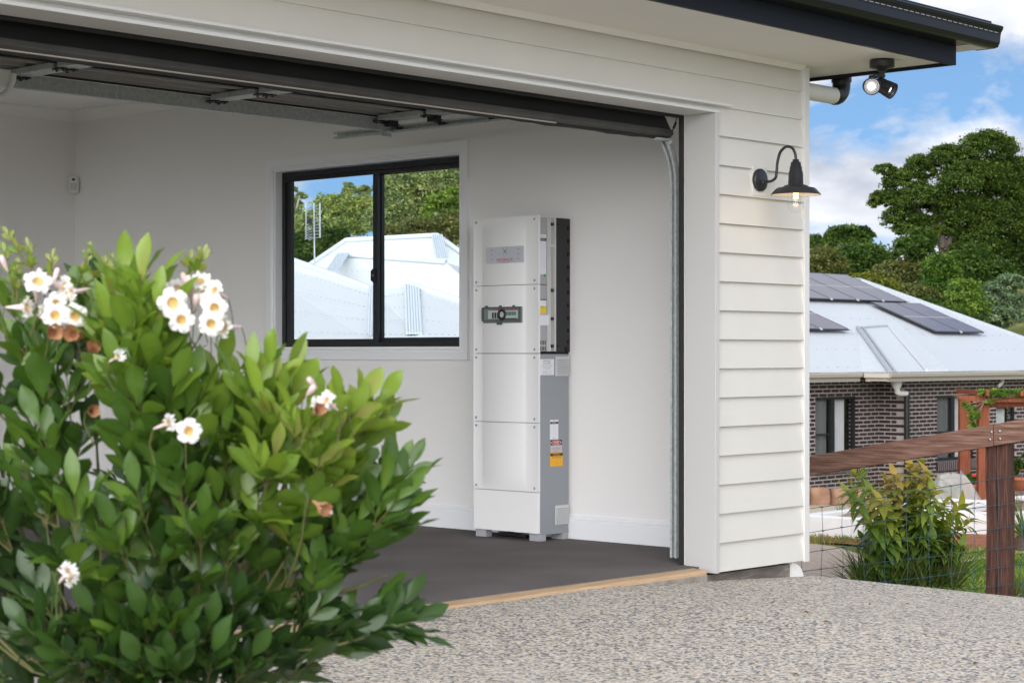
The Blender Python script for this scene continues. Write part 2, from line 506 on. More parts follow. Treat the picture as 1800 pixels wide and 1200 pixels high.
# ------------------------------------------------------------------ ground, driveway, paths
def aggregate():
    m = bpy.data.materials.new('exposed_aggregate'); m.use_nodes = True
    N, L = m.node_tree.nodes, m.node_tree.links
    p = N['Principled BSDF']; p.inputs['Roughness'].default_value = 0.7; p.inputs['Specular IOR Level'].default_value = 0.35
    tc = N.new('ShaderNodeTexCoord')
    v = N.new('ShaderNodeTexVoronoi'); v.inputs['Scale'].default_value = 82; L.new(tc.outputs['Object'], v.inputs['Vector'])
    sx = N.new('ShaderNodeSeparateColor'); L.new(v.outputs['Color'], sx.inputs[0])
    r = N.new('ShaderNodeValToRGB'); r.color_ramp.interpolation = 'CONSTANT'
    st = [(0, (0.065, 0.072, 0.088)), (0.17, (0.20, 0.20, 0.205)), (0.33, (0.48, 0.42, 0.335)), (0.49, (0.60, 0.53, 0.43)),
          (0.64, (0.68, 0.61, 0.51)), (0.78, (0.55, 0.45, 0.36)), (0.86, (0.70, 0.67, 0.62)), (0.95, (0.32, 0.27, 0.24))]
    while len(r.color_ramp.elements) < len(st): r.color_ramp.elements.new(0.5)
    for e, (q, c) in zip(r.color_ramp.elements, st): e.position = q; e.color = (*c, 1)
    L.new(sx.outputs[0], r.inputs[0])
    # patchy wear: broad noise towards cement paste colour
    n = N.new('ShaderNodeTexNoise'); n.inputs['Scale'].default_value = 1.1; n.inputs['Detail'].default_value = 4
    L.new(tc.outputs['Object'], n.inputs['Vector'])
    nr = N.new('ShaderNodeMapRange'); nr.inputs[1].default_value = 0.3; nr.inputs[2].default_value = 0.75; nr.inputs[3].default_value = 0.05; nr.inputs[4].default_value = 0.30
    L.new(n.outputs['Fac'], nr.inputs[0])
    x = N.new('ShaderNodeMixRGB'); x.inputs[2].default_value = (0.54, 0.49, 0.42, 1)
    L.new(nr.outputs[0], x.inputs[0]); L.new(r.outputs[0], x.inputs[1]); L.new(x.outputs[0], p.inputs['Base Color'])
    b = N.new('ShaderNodeBump'); b.inputs['Strength'].default_value = 0.55; b.inputs['Distance'].default_value = 0.005; b.invert = True
    L.new(v.outputs['Distance'], b.inputs['Height']); L.new(b.outputs[0], p.inputs['Normal'])
    return m
M['aggregate'] = aggregate()

def ground_mat():
    m = bpy.data.materials.new('grassy_ground'); m.use_nodes = True
    N, L = m.node_tree.nodes, m.node_tree.links
    p = N['Principled BSDF']; p.inputs['Roughness'].default_value = 0.95; p.inputs['Specular IOR Level'].default_value = 0.1
    tc = N.new('ShaderNodeTexCoord')
    n = N.new('ShaderNodeTexNoise'); n.inputs['Scale'].default_value = 0.6; n.inputs['Detail'].default_value = 9; n.inputs['Roughness'].default_value = 0.7
    L.new(tc.outputs['Object'], n.inputs['Vector'])
    r = N.new('ShaderNodeValToRGB')
    st = [(0.3, (0.09, 0.13, 0.03)), (0.48, (0.14, 0.16, 0.05)), (0.6, (0.25, 0.22, 0.09)), (0.75, (0.17, 0.17, 0.06))]
    while len(r.color_ramp.elements) < len(st): r.color_ramp.elements.new(0.5)
    for e, (q, c) in zip(r.color_ramp.elements, st): e.position = q; e.color = (*c, 1)
    L.new(n.outputs['Fac'], r.inputs[0]); L.new(r.outputs[0], p.inputs['Base Color'])
    n2 = N.new('ShaderNodeTexNoise'); n2.inputs['Scale'].default_value = 25; n2.inputs['Detail'].default_value = 6
    L.new(tc.outputs['Object'], n2.inputs['Vector'])
    b = N.new('ShaderNodeBump'); b.inputs['Strength'].default_value = 0.7; b.inputs['Distance'].default_value = 0.05
    L.new(n2.outputs['Fac'], b.inputs['Height']); L.new(b.outputs[0], p.inputs['Normal'])
    return m
M['ground'] = ground_mat()
M['soil'] = ramp_mat('red_earth', [(0.3, (0.20, 0.065, 0.03)), (0.5, (0.31, 0.11, 0.05)), (0.68, (0.36, 0.17, 0.08)), (0.8, (0.22, 0.20, 0.08))], 3.0, rough=0.95, bump=0.6, bdist=0.03)
M['bed_soil'] = ramp_mat('bed_soil', [(0.3, (0.16, 0.10, 0.07)), (0.5, (0.27, 0.18, 0.13)), (0.75, (0.36, 0.27, 0.21))], 7.0, rough=0.95, bump=0.6, bdist=0.03)
M['gravel'] = ramp_mat('brown_gravel', [(0, (0.12, 0.07, 0.05)), (0.3, (0.27, 0.18, 0.13)), (0.6, (0.36, 0.28, 0.22)), (0.85, (0.20, 0.15, 0.13))], 14, kind='cells', rough=0.9, bump=0.8, bdist=0.03)
M['path'] = ramp_mat('pink_path_concrete', [(0.3, (0.34, 0.26, 0.20)), (0.55, (0.44, 0.35, 0.28)), (0.75, (0.50, 0.42, 0.34))], 18, rough=0.9, bump=0.2)
M['path_pale'] = ramp_mat('pale_path_concrete', [(0.3, (0.50, 0.42, 0.32)), (0.7, (0.60, 0.52, 0.41))], 20, rough=0.9, bump=0.2)

# terrain: one sheet to the horizon, its height following the distance along the view across the valley
ds = np.concatenate([np.arange(-40, 60, 1.5), np.arange(60, 160, 4), np.geomspace(160, 900, 26)])
V, F = [], []
NL = 121
for d in ds:
    half = 60 + max(0, d) * 1.0
    for j in range(NL):
        l = (j / (NL - 1) * 2 - 1) * half
        z = float(tz(d))
        if d > 62:
            z += 0.6 * math.sin(l * 0.11 + d * 0.05) + 0.4 * math.sin(l * 0.29 + 1.0)
        V.append(LD(l, d, z))
for i in range(len(ds) - 1):
    for j in range(NL - 1):
        F.append((i * NL + j, i * NL + j + 1, (i + 1) * NL + j + 1, (i + 1) * NL + j))
setp(raw_object('ground', V, np.array(F), M['ground'], loc=(0, 0, 0), smooth=True), kind='structure')

def dz(X, Y):
    return -0.02 - 0.055 * max(0.0, X - 7.1) - 0.02 * max(0.0, 5.95 - Y)
# driveway sheet with a thickness, its far edge on the slab and its side edge falling to the garden
def edge_x(Y):
    return 8.93 + (5.98 - Y) * 0.115 if Y < 5.98 else 8.93
xs = np.concatenate([np.linspace(-8, 7, 16), np.linspace(7.2, 8.9, 12)])
ys = np.linspace(-7, 6.07, 40)
V, F = [], []
for Y in ys:
    for X in xs:
        XX = X if X < 7 else 7 + (X - 7) / 1.9 * (edge_x(Y) - 7)
        V.append((XX, Y, dz(XX, Y)))
nx = len(xs)
for i in range(len(ys) - 1):
    for j in range(nx - 1):
        F.append((i * nx + j, i * nx + j + 1, (i + 1) * nx + j + 1, (i + 1) * nx + j))
b0 = len(V)
for Y in ys:
    XX = edge_x(Y); V.append((XX, Y, dz(XX, Y))); V.append((XX + 0.01, Y, dz(XX, Y) - 0.16))
for i in range(len(ys) - 1):
    a = b0 + 2 * i; F.append((a, a + 1, a + 3, a + 2))
b1 = len(V)
for X in xs[:]:
    XX = X if X < 7 else 7 + (X - 7) / 1.9 * (edge_x(6.07) - 7)
    V.append((XX, 6.07, dz(XX, 6.0))); V.append((XX, 6.07, -0.35))
for j in range(nx - 1):
    a = b1 + 2 * j; F.append((a, a + 2, a + 3, a + 1))
setp(raw_object('driveway', V, np.array(F), M['aggregate'], loc=(0, 0, 0)), kind='structure')

# fallen leaf scraps on the drive, too small for parts
def scrap(x, y, a, s, col):
    p = P(x, y, 1)
    d0 = 8.0
    for _ in range(20):
        q = P(x, y, d0); d0 = (H - dz(q[0], q[1])) * FL / (y - 620)
    q = P(x, y, d0); q[2] = dz(q[0], q[1]) + 0.004
    mb = MB(); mb.frame(q, (math.cos(a), math.sin(a), 0), (-math.sin(a), math.cos(a), 0), (0, 0, 1))
    mb.add([(-s, 0, 0), (-s * .3, s * .45, .004), (s, 0, .003), (-s * .2, -s * .4, .006), (0, 0, .010)], [(0, 4, 1), (1, 4, 2), (2, 4, 3), (3, 4, 0)])
    return mb.build('fallen_leaf', col, loc=q)
M['dry_leaf'] = mat('dry_leaf', (0.11, 0.055, 0.025), 0.8)
lf = [(1359, 1061, 'small dark leaf scrap on the driveway below the cladding corner'), (1417, 1078, 'tan leaf scrap on the driveway, nearest below the weatherboards'),
      (1452, 1095, 'long brown leaf scrap lying mid driveway left of the post line'), (1529, 1064, 'dark round leaf scrap on the driveway below the leafy shrub'),
      (1595, 1064, 'black leaf scrap on the driveway near its garden edge'), (1715, 1168, 'red brown leaf scrap on the driveway low beneath the fence post'),
      (1790, 1135, 'brown leaf scrap at the far side of the driveway'), (1399, 1188, 'dark leaf scrap at the very front of the driveway')]
for i, (x, y, lb) in enumerate(lf):
    setp(scrap(x, y, i * 1.3, 0.014 + 0.004 * (i % 3), M['dry_leaf']), lb, 'fallen leaf', 'leaf scraps scattered on the driveway')

def patch(name, pix, m, off=0.012, n=14):
    """sheet laid on the terrain; pix: list of (x, y) outline corners given as two long sides: near side then far side"""
    near, far = pix
    V, F = [], []
    for i in range(n + 1):
        t = i / n
        def at(line):
            q = t * (len(line) - 1); k = min(int(q), len(line) - 2); f = q - k
            return line[k][0] * (1 - f) + line[k + 1][0] * f, line[k][1] * (1 - f) + line[k + 1][1] * f
        a, b = at(near), at(far)
        for j in range(7):
            g = j / 6
            V.append(TP(a[0] * (1 - g) + b[0] * g, a[1] * (1 - g) + b[1] * g, off))
    for i in range(n):
        for j in range(6):
            F.append((i * 7 + j, (i + 1) * 7 + j, (i + 1) * 7 + j + 1, i * 7 + j + 1))
    return setp(raw_object(name, V, np.array(F), m, loc=(0, 0, 0)), kind='structure')
patch('path', ([(1300, 1050), (1420, 1050), (1520, 1050), (1560, 1040)], [(1300, 950), (1415, 955), (1470, 963), (1510, 976)]), M['path'], 0.014)
patch('soil', ([(1380, 952), (1480, 958), (1560, 965), (1680, 975), (1760, 975), (1900, 968)], [(1380, 940), (1480, 944), (1560, 945), (1680, 925), (1760, 928), (1900, 925)]), M['soil'], 0.02)
patch('garden_path', ([(1300, 902), (1415, 903), (1480, 900), (1560, 893)], [(1300, 884), (1415, 885), (1480, 885), (1560, 885)]), M['path_pale'], 0.016)
patch('path_edging', ([(1560, 1012), (1640, 1003), (1740, 985), (1880, 966)], [(1560, 1009), (1640, 999.5), (1740, 981.5), (1880, 963)]), M['path_pale'], 0.03)
patch('bed_ground', ([(1540, 897), (1600, 899), (1680, 899), (1760, 898)], [(1540, 884), (1600, 876), (1680, 872), (1760, 872)]), M['bed_soil'], 0.018)
patch('gravel', ([(1660, 893), (1740, 889), (1900, 889)], [(1660, 874), (1740, 862), (1900, 856)]), M['gravel'], 0.02)

# grass blades
def grass(name, pix_boxes, n, h, mname, stops, keep=None):
    B, Dv, hh = [], [], []
    while len(B) < n:
        x0, x1, y0, y1 = pix_boxes[RNG.integers(len(pix_boxes))]
        x, y = RNG.uniform(x0, x1), RNG.uniform(y0, y1)
        if keep and not keep(x, y): continue
        B.append(TP(x, y, 0.0)); hh.append(h * RNG.uniform(0.5, 1.3))
    B = np.array(B); hh = np.array(hh)
    a = RNG.uniform(0, 2 * np.pi, n); lean = RNG.normal(0, 0.35, (n, 2))
    side = np.stack([np.cos(a), np.sin(a), np.zeros(n)], 1) * (0.004 + 0.004 * RNG.random(n))[:, None]
    up = np.stack([lean[:, 0], lean[:, 1], np.ones(n)], 1) * hh[:, None]
    mid = B + up * 0.55; tip = B + up + np.stack([lean[:, 0], lean[:, 1], -np.ones(n) * 0.25], 1) * hh[:, None] * 0.4
    V = np.stack([B - side, B + side, mid + side * .8, mid - side * .8, tip + side * .1, tip - side * .1], 1).reshape(-1, 3)
    base = np.arange(n)[:, None] * 6
    F = np.concatenate([base + np.array([[0, 1, 2, 3]]), base + np.array([[3, 2, 4, 5]])], 0)
    tone = np.repeat(RNG.random(n), 6)
    return setp(raw_object(name, V, F, leaf_mat(mname, stops, 0.6, 0.3, 0.2), loc=(0, 0, 0), tone=tone), kind='stuff')
GST = [(0.0, (0.09, 0.18, 0.025)), (0.6, (0.19, 0.32, 0.05)), (0.85, (0.31, 0.37, 0.09)), (1.0, (0.42, 0.36, 0.16))]
o = grass('grass', [(1560, 1900, 968, 1062), (1500, 1640, 1000, 1070)], 16000, 0.07, 'lawn_blades', GST)
setp(o, 'short green lawn grass behind the wire fence', 'grass')
o = grass('grass_verge', [(1400, 1560, 943, 958), (1700, 1900, 925, 935)], 2600, 0.07, 'verge_blades', [(0, (0.10, 0.13, 0.03)), (0.6, (0.20, 0.20, 0.05)), (1, (0.33, 0.25, 0.11))])
setp(o, 'thin yellowing grass along the foot of the white bed edging', 'grass')

# ------------------------------------------------------------------ the garage
Y0, XJ, XC, XW, YR, YB, ZC, ZO = 5.985, 7.985, 8.847, 8.68, 6.145, 12.62, 2.965, 2.338
XL, XLW = 2.4, 1.7          # far door jamb and far inner wall, both outside the frame
G = thing('garage', 'white weatherboard garage with its wide panel door raised and a dark roof edge', 'garage', (XJ, Y0, 0))

# weatherboards: each board a lapped wedge, drip edge proud
def boards(mb, x0, x1, zlist, ycl):
    for z in zlist:
        lip = 0.025 if z < 2.33 else 0.015
        prof = [(ycl - lip, z), (ycl + 0.002, z), (ycl + 0.002, z + 0.168), (ycl - 0.001, z + 0.168)]
        mb.extrude(prof, 'x', x0, x1)
mb = MB()
zs = [0.125 + 0.15 * k for k in range(-1, 17)]
boards(mb, 8.018, 8.800, [z for z in zs if z < 2.33], Y0)
boards(mb, XL - 0.6, 8.800, [z for z in zs if z >= 2.33], Y0)
boards(mb, XL - 0.9, XL - 0.03, [z for z in zs if z < 2.33], Y0)
mb.build('weatherboards', M['white_board'], G)
mb = MB()
mb.box(8.800, XC, Y0 - 0.030, Y0 + 0.02, -0.033, 2.662)
mb.box(XC - 0.045, XC, Y0 + 0.0205, Y0 + 0.06, -0.033, 2.662)
mb.build('corner_trim', M['white_trim'], G, bevel=0.002)
# walls
mb = MB()
mb.box(8.0, XC - 0.004, Y0 + 0.003, YR + 0.02, -0.03, 2.66)
mb.box(XL - 0.9, XL - 0.015, Y0 + 0.003, YR + 0.02, -0.03, 2.66)
mb.box(XL - 0.014, 7.999, Y0 + 0.003, YR + 0.02, ZO + 0.016, 3.2)
mb.build('front_wall', M['inner_wall'], G)
# right wall with window opening
WY0, WY1, WZ0, WZ1 = 8.449, 10.245, 1.133, 2.362      # opening in the inner wall
mb = MB()
mb.box(XW, XC - 0.03, YR + 0.0215, WY0, -0.03, 3.1)
mb.box(XW, XC - 0.03, WY1, YB + 0.1, -0.03, 3.1)
mb.box(XW, XC - 0.03, WY0, WY1, -0.03, WZ0)
mb.box(XW, XC - 0.03, WY0, WY1, WZ1, 3.1)
mb.build('side_wall', M['inner_wall'], G)
mb = MB()
boards_z = [0.125 + 0.15 * k for k in range(-1, 17)]
for z in boards_z:
    for (a, b) in ((Y0 + 0.061, WY0 - 0.06), (WY1 + 0.06, YB + 0.2)) if WZ0 - 0.1 < z < WZ1 else ((Y0 + 0.061, YB + 0.2),):
        mb.extrude([(XC + 0.004, z), (XC - 0.028, z), (XC - 0.028, z + 0.168), (XC - 0.014, z + 0.168)], 'y', a, b)
mb.build('side_weatherboards', M['white_board'], G)
MB().box(XLW - 0.15, XC - 0.031, YB, YB + 0.12, -0.03, 3.1).build('back_wall', M['inner_wall'], G)
mb = MB(); SY0, SY1, SZ1 = 6.5, 12.3, 2.5
mb.box(XLW - 0.15, XLW, YR + 0.0215, SY0, -0.03, 3.1); mb.box(XLW - 0.15, XLW, SY1, YB - 0.001, -0.03, 3.1); mb.box(XLW - 0.15, XLW, SY0, SY1, SZ1, 3.1)
mb.build('far_side_wall', M['inner_wall'], G)
mb = MB()      # unseen glazed door, added to let more daylight onto the inner walls
for y in (SY0, (SY0 + SY1) / 2 - 0.03, SY1 - 0.06): mb.box(XLW - 0.12, XLW - 0.05, y, y + 0.06, 0.0, SZ1)
mb.box(XLW - 0.119, XLW - 0.051, SY0, SY1, SZ1 - 0.06, SZ1 - 0.001); mb.box(XLW - 0.119, XLW - 0.051, SY0, SY1, 0.001, 0.06)
sd = mb.build('added_daylight_door', M['black_metal'], G)
MB().box(XLW - 0.09, XLW - 0.085, SY0 + 0.06, SY1 - 0.06, 0.06, SZ1 - 0.06).build('pane', M['window_glass'], sd)
MB().box(XLW, XW - 0.001, YR + 0.0215, YB - 0.001, ZC, ZC + 0.012).build('ceiling', M['ceiling'], G)
MB().box(XLW - 0.1, XW - 0.0005, Y0 + 0.072, YB - 0.0005, -0.02, 0.0).build('carpet_floor', M['carpet'], G)
mb = MB()
mb.box(XLW - 0.2, 8.76, Y0 + 0.06, YB + 0.1, -0.6, -0.0215)
mb.build('slab', M['slab_edge'], G)
mb = MB()
mb.extrude([(Y0 - 0.02, -0.10), (Y0 - 0.02, -0.016), (Y0 - 0.012, -0.008), (Y0 + 0.0715, -0.0035), (Y0 + 0.0715, -0.10)], 'x', XL - 0.3, 7.93)
mb.build('threshold', M['timber_edge'], G, bevel=0.003)
mb = MB()
mb.extrude([(Y0 - 0.024, -0.12), (Y0 - 0.024, -0.036), (Y0 - 0.0205, -0.030), (Y0 - 0.0205, -0.12)], 'x', XL - 0.3, 7.93)
mb.build('threshold_lip', M['concrete'], G)
MB().box(7.86, 8.72, Y0 + 0.012, Y0 + 0.0595, -0.4, -0.040).build('footing', M['slab_edge'], G)
# half round white cap at the corner foot
mb = MB()
cyl = [(8.72, -0.13), (8.72, -0.035)] + [(8.72 + 0.115 * math.sin(t), -0.13 + 0.095 * math.cos(t)) for t in np.linspace(0.25, math.pi / 2, 8)]
mb.extrude(cyl, 'y', Y0 + 0.0, Y0 + 0.05)
mb.build('foot_cap', M['pvc'], G, bevel=0.002)
# jambs and head lining
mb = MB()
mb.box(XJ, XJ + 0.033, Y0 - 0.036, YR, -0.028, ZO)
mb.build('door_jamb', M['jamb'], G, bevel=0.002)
mb = MB()
mb.box(XL - 0.033, XL, Y0 - 0.034, YR, -0.028, ZO)
mb.build('door_jamb', M['white_trim'], G, bevel=0.002)
mb = MB()
mb.box(XL - 0.033, XJ + 0.033, Y0 - 0.036, YR, ZO + 0.0005, ZO + 0.0155)
mb.extrude([(Y0 - 0.058, ZO + 0.050), (Y0 - 0.058, ZO + 0.037), (Y0 - 0.006, ZO + 0.034), (Y0 - 0.006, ZO + 0.016), (Y0 + 0.003, ZO + 0.016), (Y0 + 0.003, ZO + 0.058)], 'x', XL - 0.08, 8.10)
mb.build('head_trim', M['white_trim'], G, bevel=0.0015)
# black weather strip behind the lining
mb = MB()
mb.box(XJ - 0.012, XJ + 0.04, YR + 0.0205, YR + 0.034, 0.004, ZO - 0.012)
mb.box(XL - 0.04, XJ + 0.04, YR + 0.0205, YR + 0.034, ZO - 0.0115, ZO + 0.03)
mb.build('weather_strip', M['rubber'], G)

# cornice and skirting
def run_profile(mb, prof, x0, y0, x1, y1):    # prof (out, z): out from wall
    pass
mb = MB()
cor = [(0.0, 0.0), (0.0, -0.078), (0.006, -0.080), (0.022, -0.068), (0.045, -0.040), (0.068, -0.016), (0.080, -0.006), (0.080, 0.0)]
mb.extrude([(XW - o, ZC - 0.0005 + z) for o, z in cor], 'y', YR + 0.03, YB - 0.0)
mb.build('cornice', M['ceiling'], G)
mb = MB()
mb.extrude([(YB - o, ZC - 0.0005 + z) for o, z in cor], 'x', XLW, XW - 0.001)
mb.build('cornice', M['ceiling'], G)
sk = [(0.0, 0.0), (0.016, 0.0), (0.016, 0.108), (0.013, 0.110), (0.013, 0.113), (0.016, 0.115), (0.0155, 0.126), (0.010, 0.129), (0.010, 0.132), (0.012, 0.134), (0.006, 0.146), (0.0, 0.147)]
mb = MB()
mb.extrude([(XW - o, 0.001 + z) for o, z in sk], 'y', YR + 0.03, YB - 0.0)
mb.build('skirting', M['skirt'], G)
mb = MB()
mb.extrude([(YB - o, 0.001 + z) for o, z in sk], 'x', XLW, XW - 0.02)
mb.build('skirting', M['skirt'], G)

# ---- window in the side wall: white architrave, black sliding frames
win = MB()
d0, wt = 0.024, 0.073
y0, y1, z0, z1 = 8.376, 10.318, 1.060, 2.435
def arch(mb, a, b, c, d, t, X):     # mitred flat frame, inner a..b / c..d, width t, standing at X-d0..X
    pr = [(0, 0.0), (0, d0), (0.052, d0 - 0.001), (0.054, d0 - 0.005), (0.060, d0 - 0.005), (0.062, d0 - 0.001), (0.070, d0 - 0.004), (t, d0 - 0.006), (t, 0)]
    V = []
    for (o, h) in pr:
        V += [(X - h, a - t + o, c - t + o), (X - h, b + t - o, c - t + o), (X - h, b + t - o, d + t - o), (X - h, a - t + o, d + t - o)]
    F = []
    for i in range(len(pr) - 1):
        for j in range(4):
            F.append((i * 4 + j, i * 4 + (j + 1) % 4, (i + 1) * 4 + (j + 1) % 4, (i + 1) * 4 + j))
    mb.add(V, F)
arch(win, WY0, WY1, WZ0, WZ1, wt, XW)
# reveal lining
win.box(XW - 0.006, XW + 0.055, WY0, WY0 + 0.012, WZ0, WZ1)
win.box(XW - 0.006, XW + 0.055, WY1 - 0.012, WY1, WZ0, WZ1)
win.box(XW - 0.006, XW + 0.055, WY0 + 0.0125, WY1 - 0.0125, WZ1 - 0.012, WZ1)
win.box(XW - 0.006, XW + 0.055, WY0 + 0.0125, WY1 - 0.0125, WZ0, WZ0 + 0.012)
wo = win.build('window', M['skirt'], G)
fr = MB()
a0, a1, c0, c1 = WY0 + 0.013, WY1 - 0.013, WZ0 + 0.0125, WZ1 - 0.0125
fr.box(XW + 0.052, XW + 0.135, a0, a0 + 0.034, c0, c1)
fr.box(XW + 0.052, XW + 0.135, a1 - 0.034, a1, c0, c1)
fr.box(XW + 0.052, XW + 0.135, a0 + 0.0345, a1 - 0.0345, c1 - 0.040, c1)
fr.box(XW + 0.052, XW + 0.135, a0 + 0.0345, a1 - 0.0345, c0, c0 + 0.030)
fr.box(XW + 0.047, XW + 0.060, a0 + 0.0345, a1 - 0.0345, c1 - 0.068, c1 - 0.046)
fr.build('frame', M['black_metal'], wo, bevel=0.0015)
ym = 9.300
sa = MB()       # sliding sash on the far side (inner track)
def sash(mb, ya, yb, Xa, Xb, t, tm0, tm1, zb=0.030, zt=0.040):
    mb.box(Xa, Xb, ya, ya + tm0, c0 + zb, c1 - zt)
    mb.box(Xa, Xb, yb - tm1, yb, c0 + zb, c1 - zt)
    mb.box(Xa, Xb, ya + tm0, yb - tm1, c1 - zt - t, c1 - zt)
    mb.box(Xa, Xb, ya + tm0, yb - tm1, c0 + zb, c0 + zb + t)
sash(sa, ym - 0.020, a1 - 0.036, XW + 0.062, XW + 0.088, 0.022, 0.045, 0.05)
sa.build('sliding_sash', M['black_metal'], wo, bevel=0.0015)
sa = MB()
sash(sa, a0 + 0.036, ym + 0.020, XW + 0.096, XW + 0.122, 0.03, 0.04, 0.045)
sa.build('fixed_sash', M['black_metal'], wo, bevel=0.0015)
g = MB(); g.box(XW + 0.073, XW + 0.078, ym + 0.02, a1 - 0.08, c0 + 0.05, c1 - 0.06); g.build('pane', M['window_glass'], wo)
g = MB(); g.box(XW + 0.107, XW + 0.112, a0 + 0.07, ym - 0.02, c0 + 0.058, c1 - 0.068); g.build('pane', M['window_glass'], wo)
lt = MB(); lt.extrude([(ym - 0.006, 1.575), (ym - 0.006, 1.655), (ym + 0.012, 1.662), (ym + 0.034, 1.645), (ym + 0.034, 1.585), (ym + 0.012, 1.568)], 'x', XW + 0.050, XW + 0.0615)
lt.m = 1; lt.lathe([(0.007, 0), (0.007, 0.004), (0, 0.004)], (XW + 0.0498, ym + 0.012, 1.615), (-1, 0, 0), 10)
lt.build('latch', [M['black_metal'], M['screw']], wo, bevel=0.003)

# ---- eaves
ZS = 2.668
mb = MB()
mb.box(XL - 3.0, 9.215, 5.305, Y0 + 0.0015, ZS, ZS + 0.012)
mb.box(XC - 0.02, 9.215, Y0 + 0.002, YB + 0.3, ZS, ZS + 0.012)
mb.build('soffit', M['soffit'], G)
mb = MB()
mb.extrude([(Y0 - 0.024, ZS - 0.0005), (Y0 - 0.050, ZS - 0.0005), (Y0 - 0.024, ZS - 0.030)], 'x', XL - 2.9, 8.79)
mb.build('soffit_bead', M['soffit'], G)
mb = MB()
mb.box(XL - 3.0, 9.24, 5.28, 5.3045, ZS - 0.018, ZS + 0.195)
mb.box(9.2155, 9.24, 5.305, YB + 0.5, ZS - 0.018, ZS + 0.195)
mb.build('fascia', M['fascia'], G, bevel=0.0015)
# quad gutter along the front, running on past the fascia corner
mb = MB()
gp = [(5.2795, ZS + 0.085), (5.17, ZS + 0.085), (5.152, ZS + 0.092), (5.140, ZS + 0.112), (5.136, ZS + 0.150), (5.132, ZS + 0.168), (5.122, ZS + 0.182), (5.118, ZS + 0.196), (5.126, ZS + 0.203), (5.137, ZS + 0.200), (5.141, ZS + 0.190), (5.150, ZS + 0.110), (5.17, ZS + 0.096), (5.2795, ZS + 0.096)]
mb.extrude(gp, 'x', XL - 3.0, 9.46, smooth=False)
mb.add([(9.46, p[0], p[1]) for p in gp[:11]], [tuple(range(11))])
mb.quad((9.4605, 5.2795, ZS + 0.085), (9.4605, 5.2795, ZS + 0.185), (9.4605, 5.14, ZS + 0.185), (9.4605, 5.15, ZS + 0.09))
mb.build('gutter', M['gutter'], G)
# slots along the gutter front
mb = MB()
for i in range(60):
    x = 6.2 + i * 0.054
    mb.box(x, x + 0.035, 5.1315, 5.1335, ZS + 0.160, ZS + 0.1645)
mb.build('gutter_slots', M['screw'], G)
# barge return beneath the gutter end
mb = MB()
mb.box(9.2405, 9.42, 5.2, YB + 0.5, ZS + 0.083, ZS + 0.098)
mb.build('barge_soffit', M['soffit'], G)
# roof sheet
mb = MB()
th = 0.03
mb.slab([(XL - 3.0, 5.19, ZS + 0.205), (9.46, 5.19, ZS + 0.205), (9.46, 9.4, ZS + 1.55), (XL - 3.0, 9.4, ZS + 1.55)], (0, 0, th))
mb.slab([(XL - 3.0, 9.4, ZS + 1.55), (9.46, 9.4, ZS + 1.55), (9.46, YB + 0.9, ZS + 0.3), (XL - 3.0, YB + 0.9, ZS + 0.3)], (0, 0, th))
mb.build('roof', M['gutter'], G)
mb = MB()
mb.slab([(9.30, 5.3, ZS + 0.22), (9.30, YB + 0.4, ZS + 0.22), (9.30, 9.4, ZS + 1.52)], (0.02, 0, 0))
mb.build('gable', M['white_board'], G)
# downpipe off the side eave
dpy = 6.06
dpz = onY(1450, 166, dpy)[2]
mb = MB()
px0, px1 = XC - 0.02, onY(1468, 166, dpy)[0]
mb.tube([(px0, dpy, dpz), (px1, dpy, dpz)], 0.0475, 18)
mb.build('downpipe', M['pvc'], G)
mb = MB()
ex = px1 - 0.005
arc = [(ex + 0.07 * math.sin(t), dpy, dpz + 0.07 * (1 - math.cos(t))) for t in np.linspace(0, math.pi / 2, 8)]
mb.tube([(ex - 0.015, dpy, dpz)] + arc + [(ex + 0.07, dpy, ZS + 0.05)], [0.049] + [0.052] * 9, 18)
mb.lathe([(0.058, 0), (0.058, 0.03), (0.052, 0.03)], (ex + 0.07, dpy, dpz + 0.085), (0, 0, 1), 18)
mb.build('downpipe_bend', M['pvc_black'], G)

# ---- raised panel door, its tracks and opener
D0, D1 = XL - 0.06, 8.005
door = MB()
pr_out = [(6.252, 2.268), (6.328, 2.405), (6.42, 2.478), (6.56, 2.530), (6.75, 2.550)]
th_ = 0.035
def off_prof(pr, t):
    out = []
    for i, p in enumerate(pr):
        a = np.array(pr[max(i - 1, 0)]); b = np.array(pr[min(i + 1, len(pr) - 1)])
        d = (b - a) / np.linalg.norm(b - a); n = np.array([d[1], -d[0]])
        out.append((p[0] + n[0] * t, p[1] + n[1] * t))
    return out
inner = off_prof(pr_out, th_)
door.extrude(pr_out + inner[::-1], 'x', D0, D1)
do = door.build('garage_door', M['charcoal'], G, bevel=0.002)
# bottom rail with seal
mb = MB()
mb.extrude([(6.246, 2.276), (6.242, 2.250), (6.262, 2.236), (6.300, 2.232), (6.318, 2.244), (6.300, 2.270)], 'x', D0, D1 + 0.004)
mb.build('bottom_rail', M['bottom_rail'], do, bevel=0.004)
mb = MB()
mb.extrude([(6.2620, 2.2355), (6.2630, 2.2325), (6.2760, 2.2312), (6.2760, 2.2340)], 'x', D0, D1 - 0.9)
mb.build('seal_edge', mat('pale_seal_edge', (0.50, 0.46, 0.40), 0.6), do)
mb = MB(); n = 60; V, F = [], []
for i in range(n + 1):
    x = D0 + (D1 - 0.01 - D0) * i / n; w = 0.0022 * math.sin(i * 1.1) + 0.0016 * math.sin(i * 2.7 + 1)
    V += [(x, 6.2765, 2.2335), (x, 6.2765, 2.2225 + w), (x, 6.2900, 2.2205 + w), (x, 6.2985, 2.2300)]
for i in range(n):
    for j in range(3): F.append((i * 4 + j, i * 4 + j + 1, i * 4 + 5 + j, i * 4 + 4 + j))
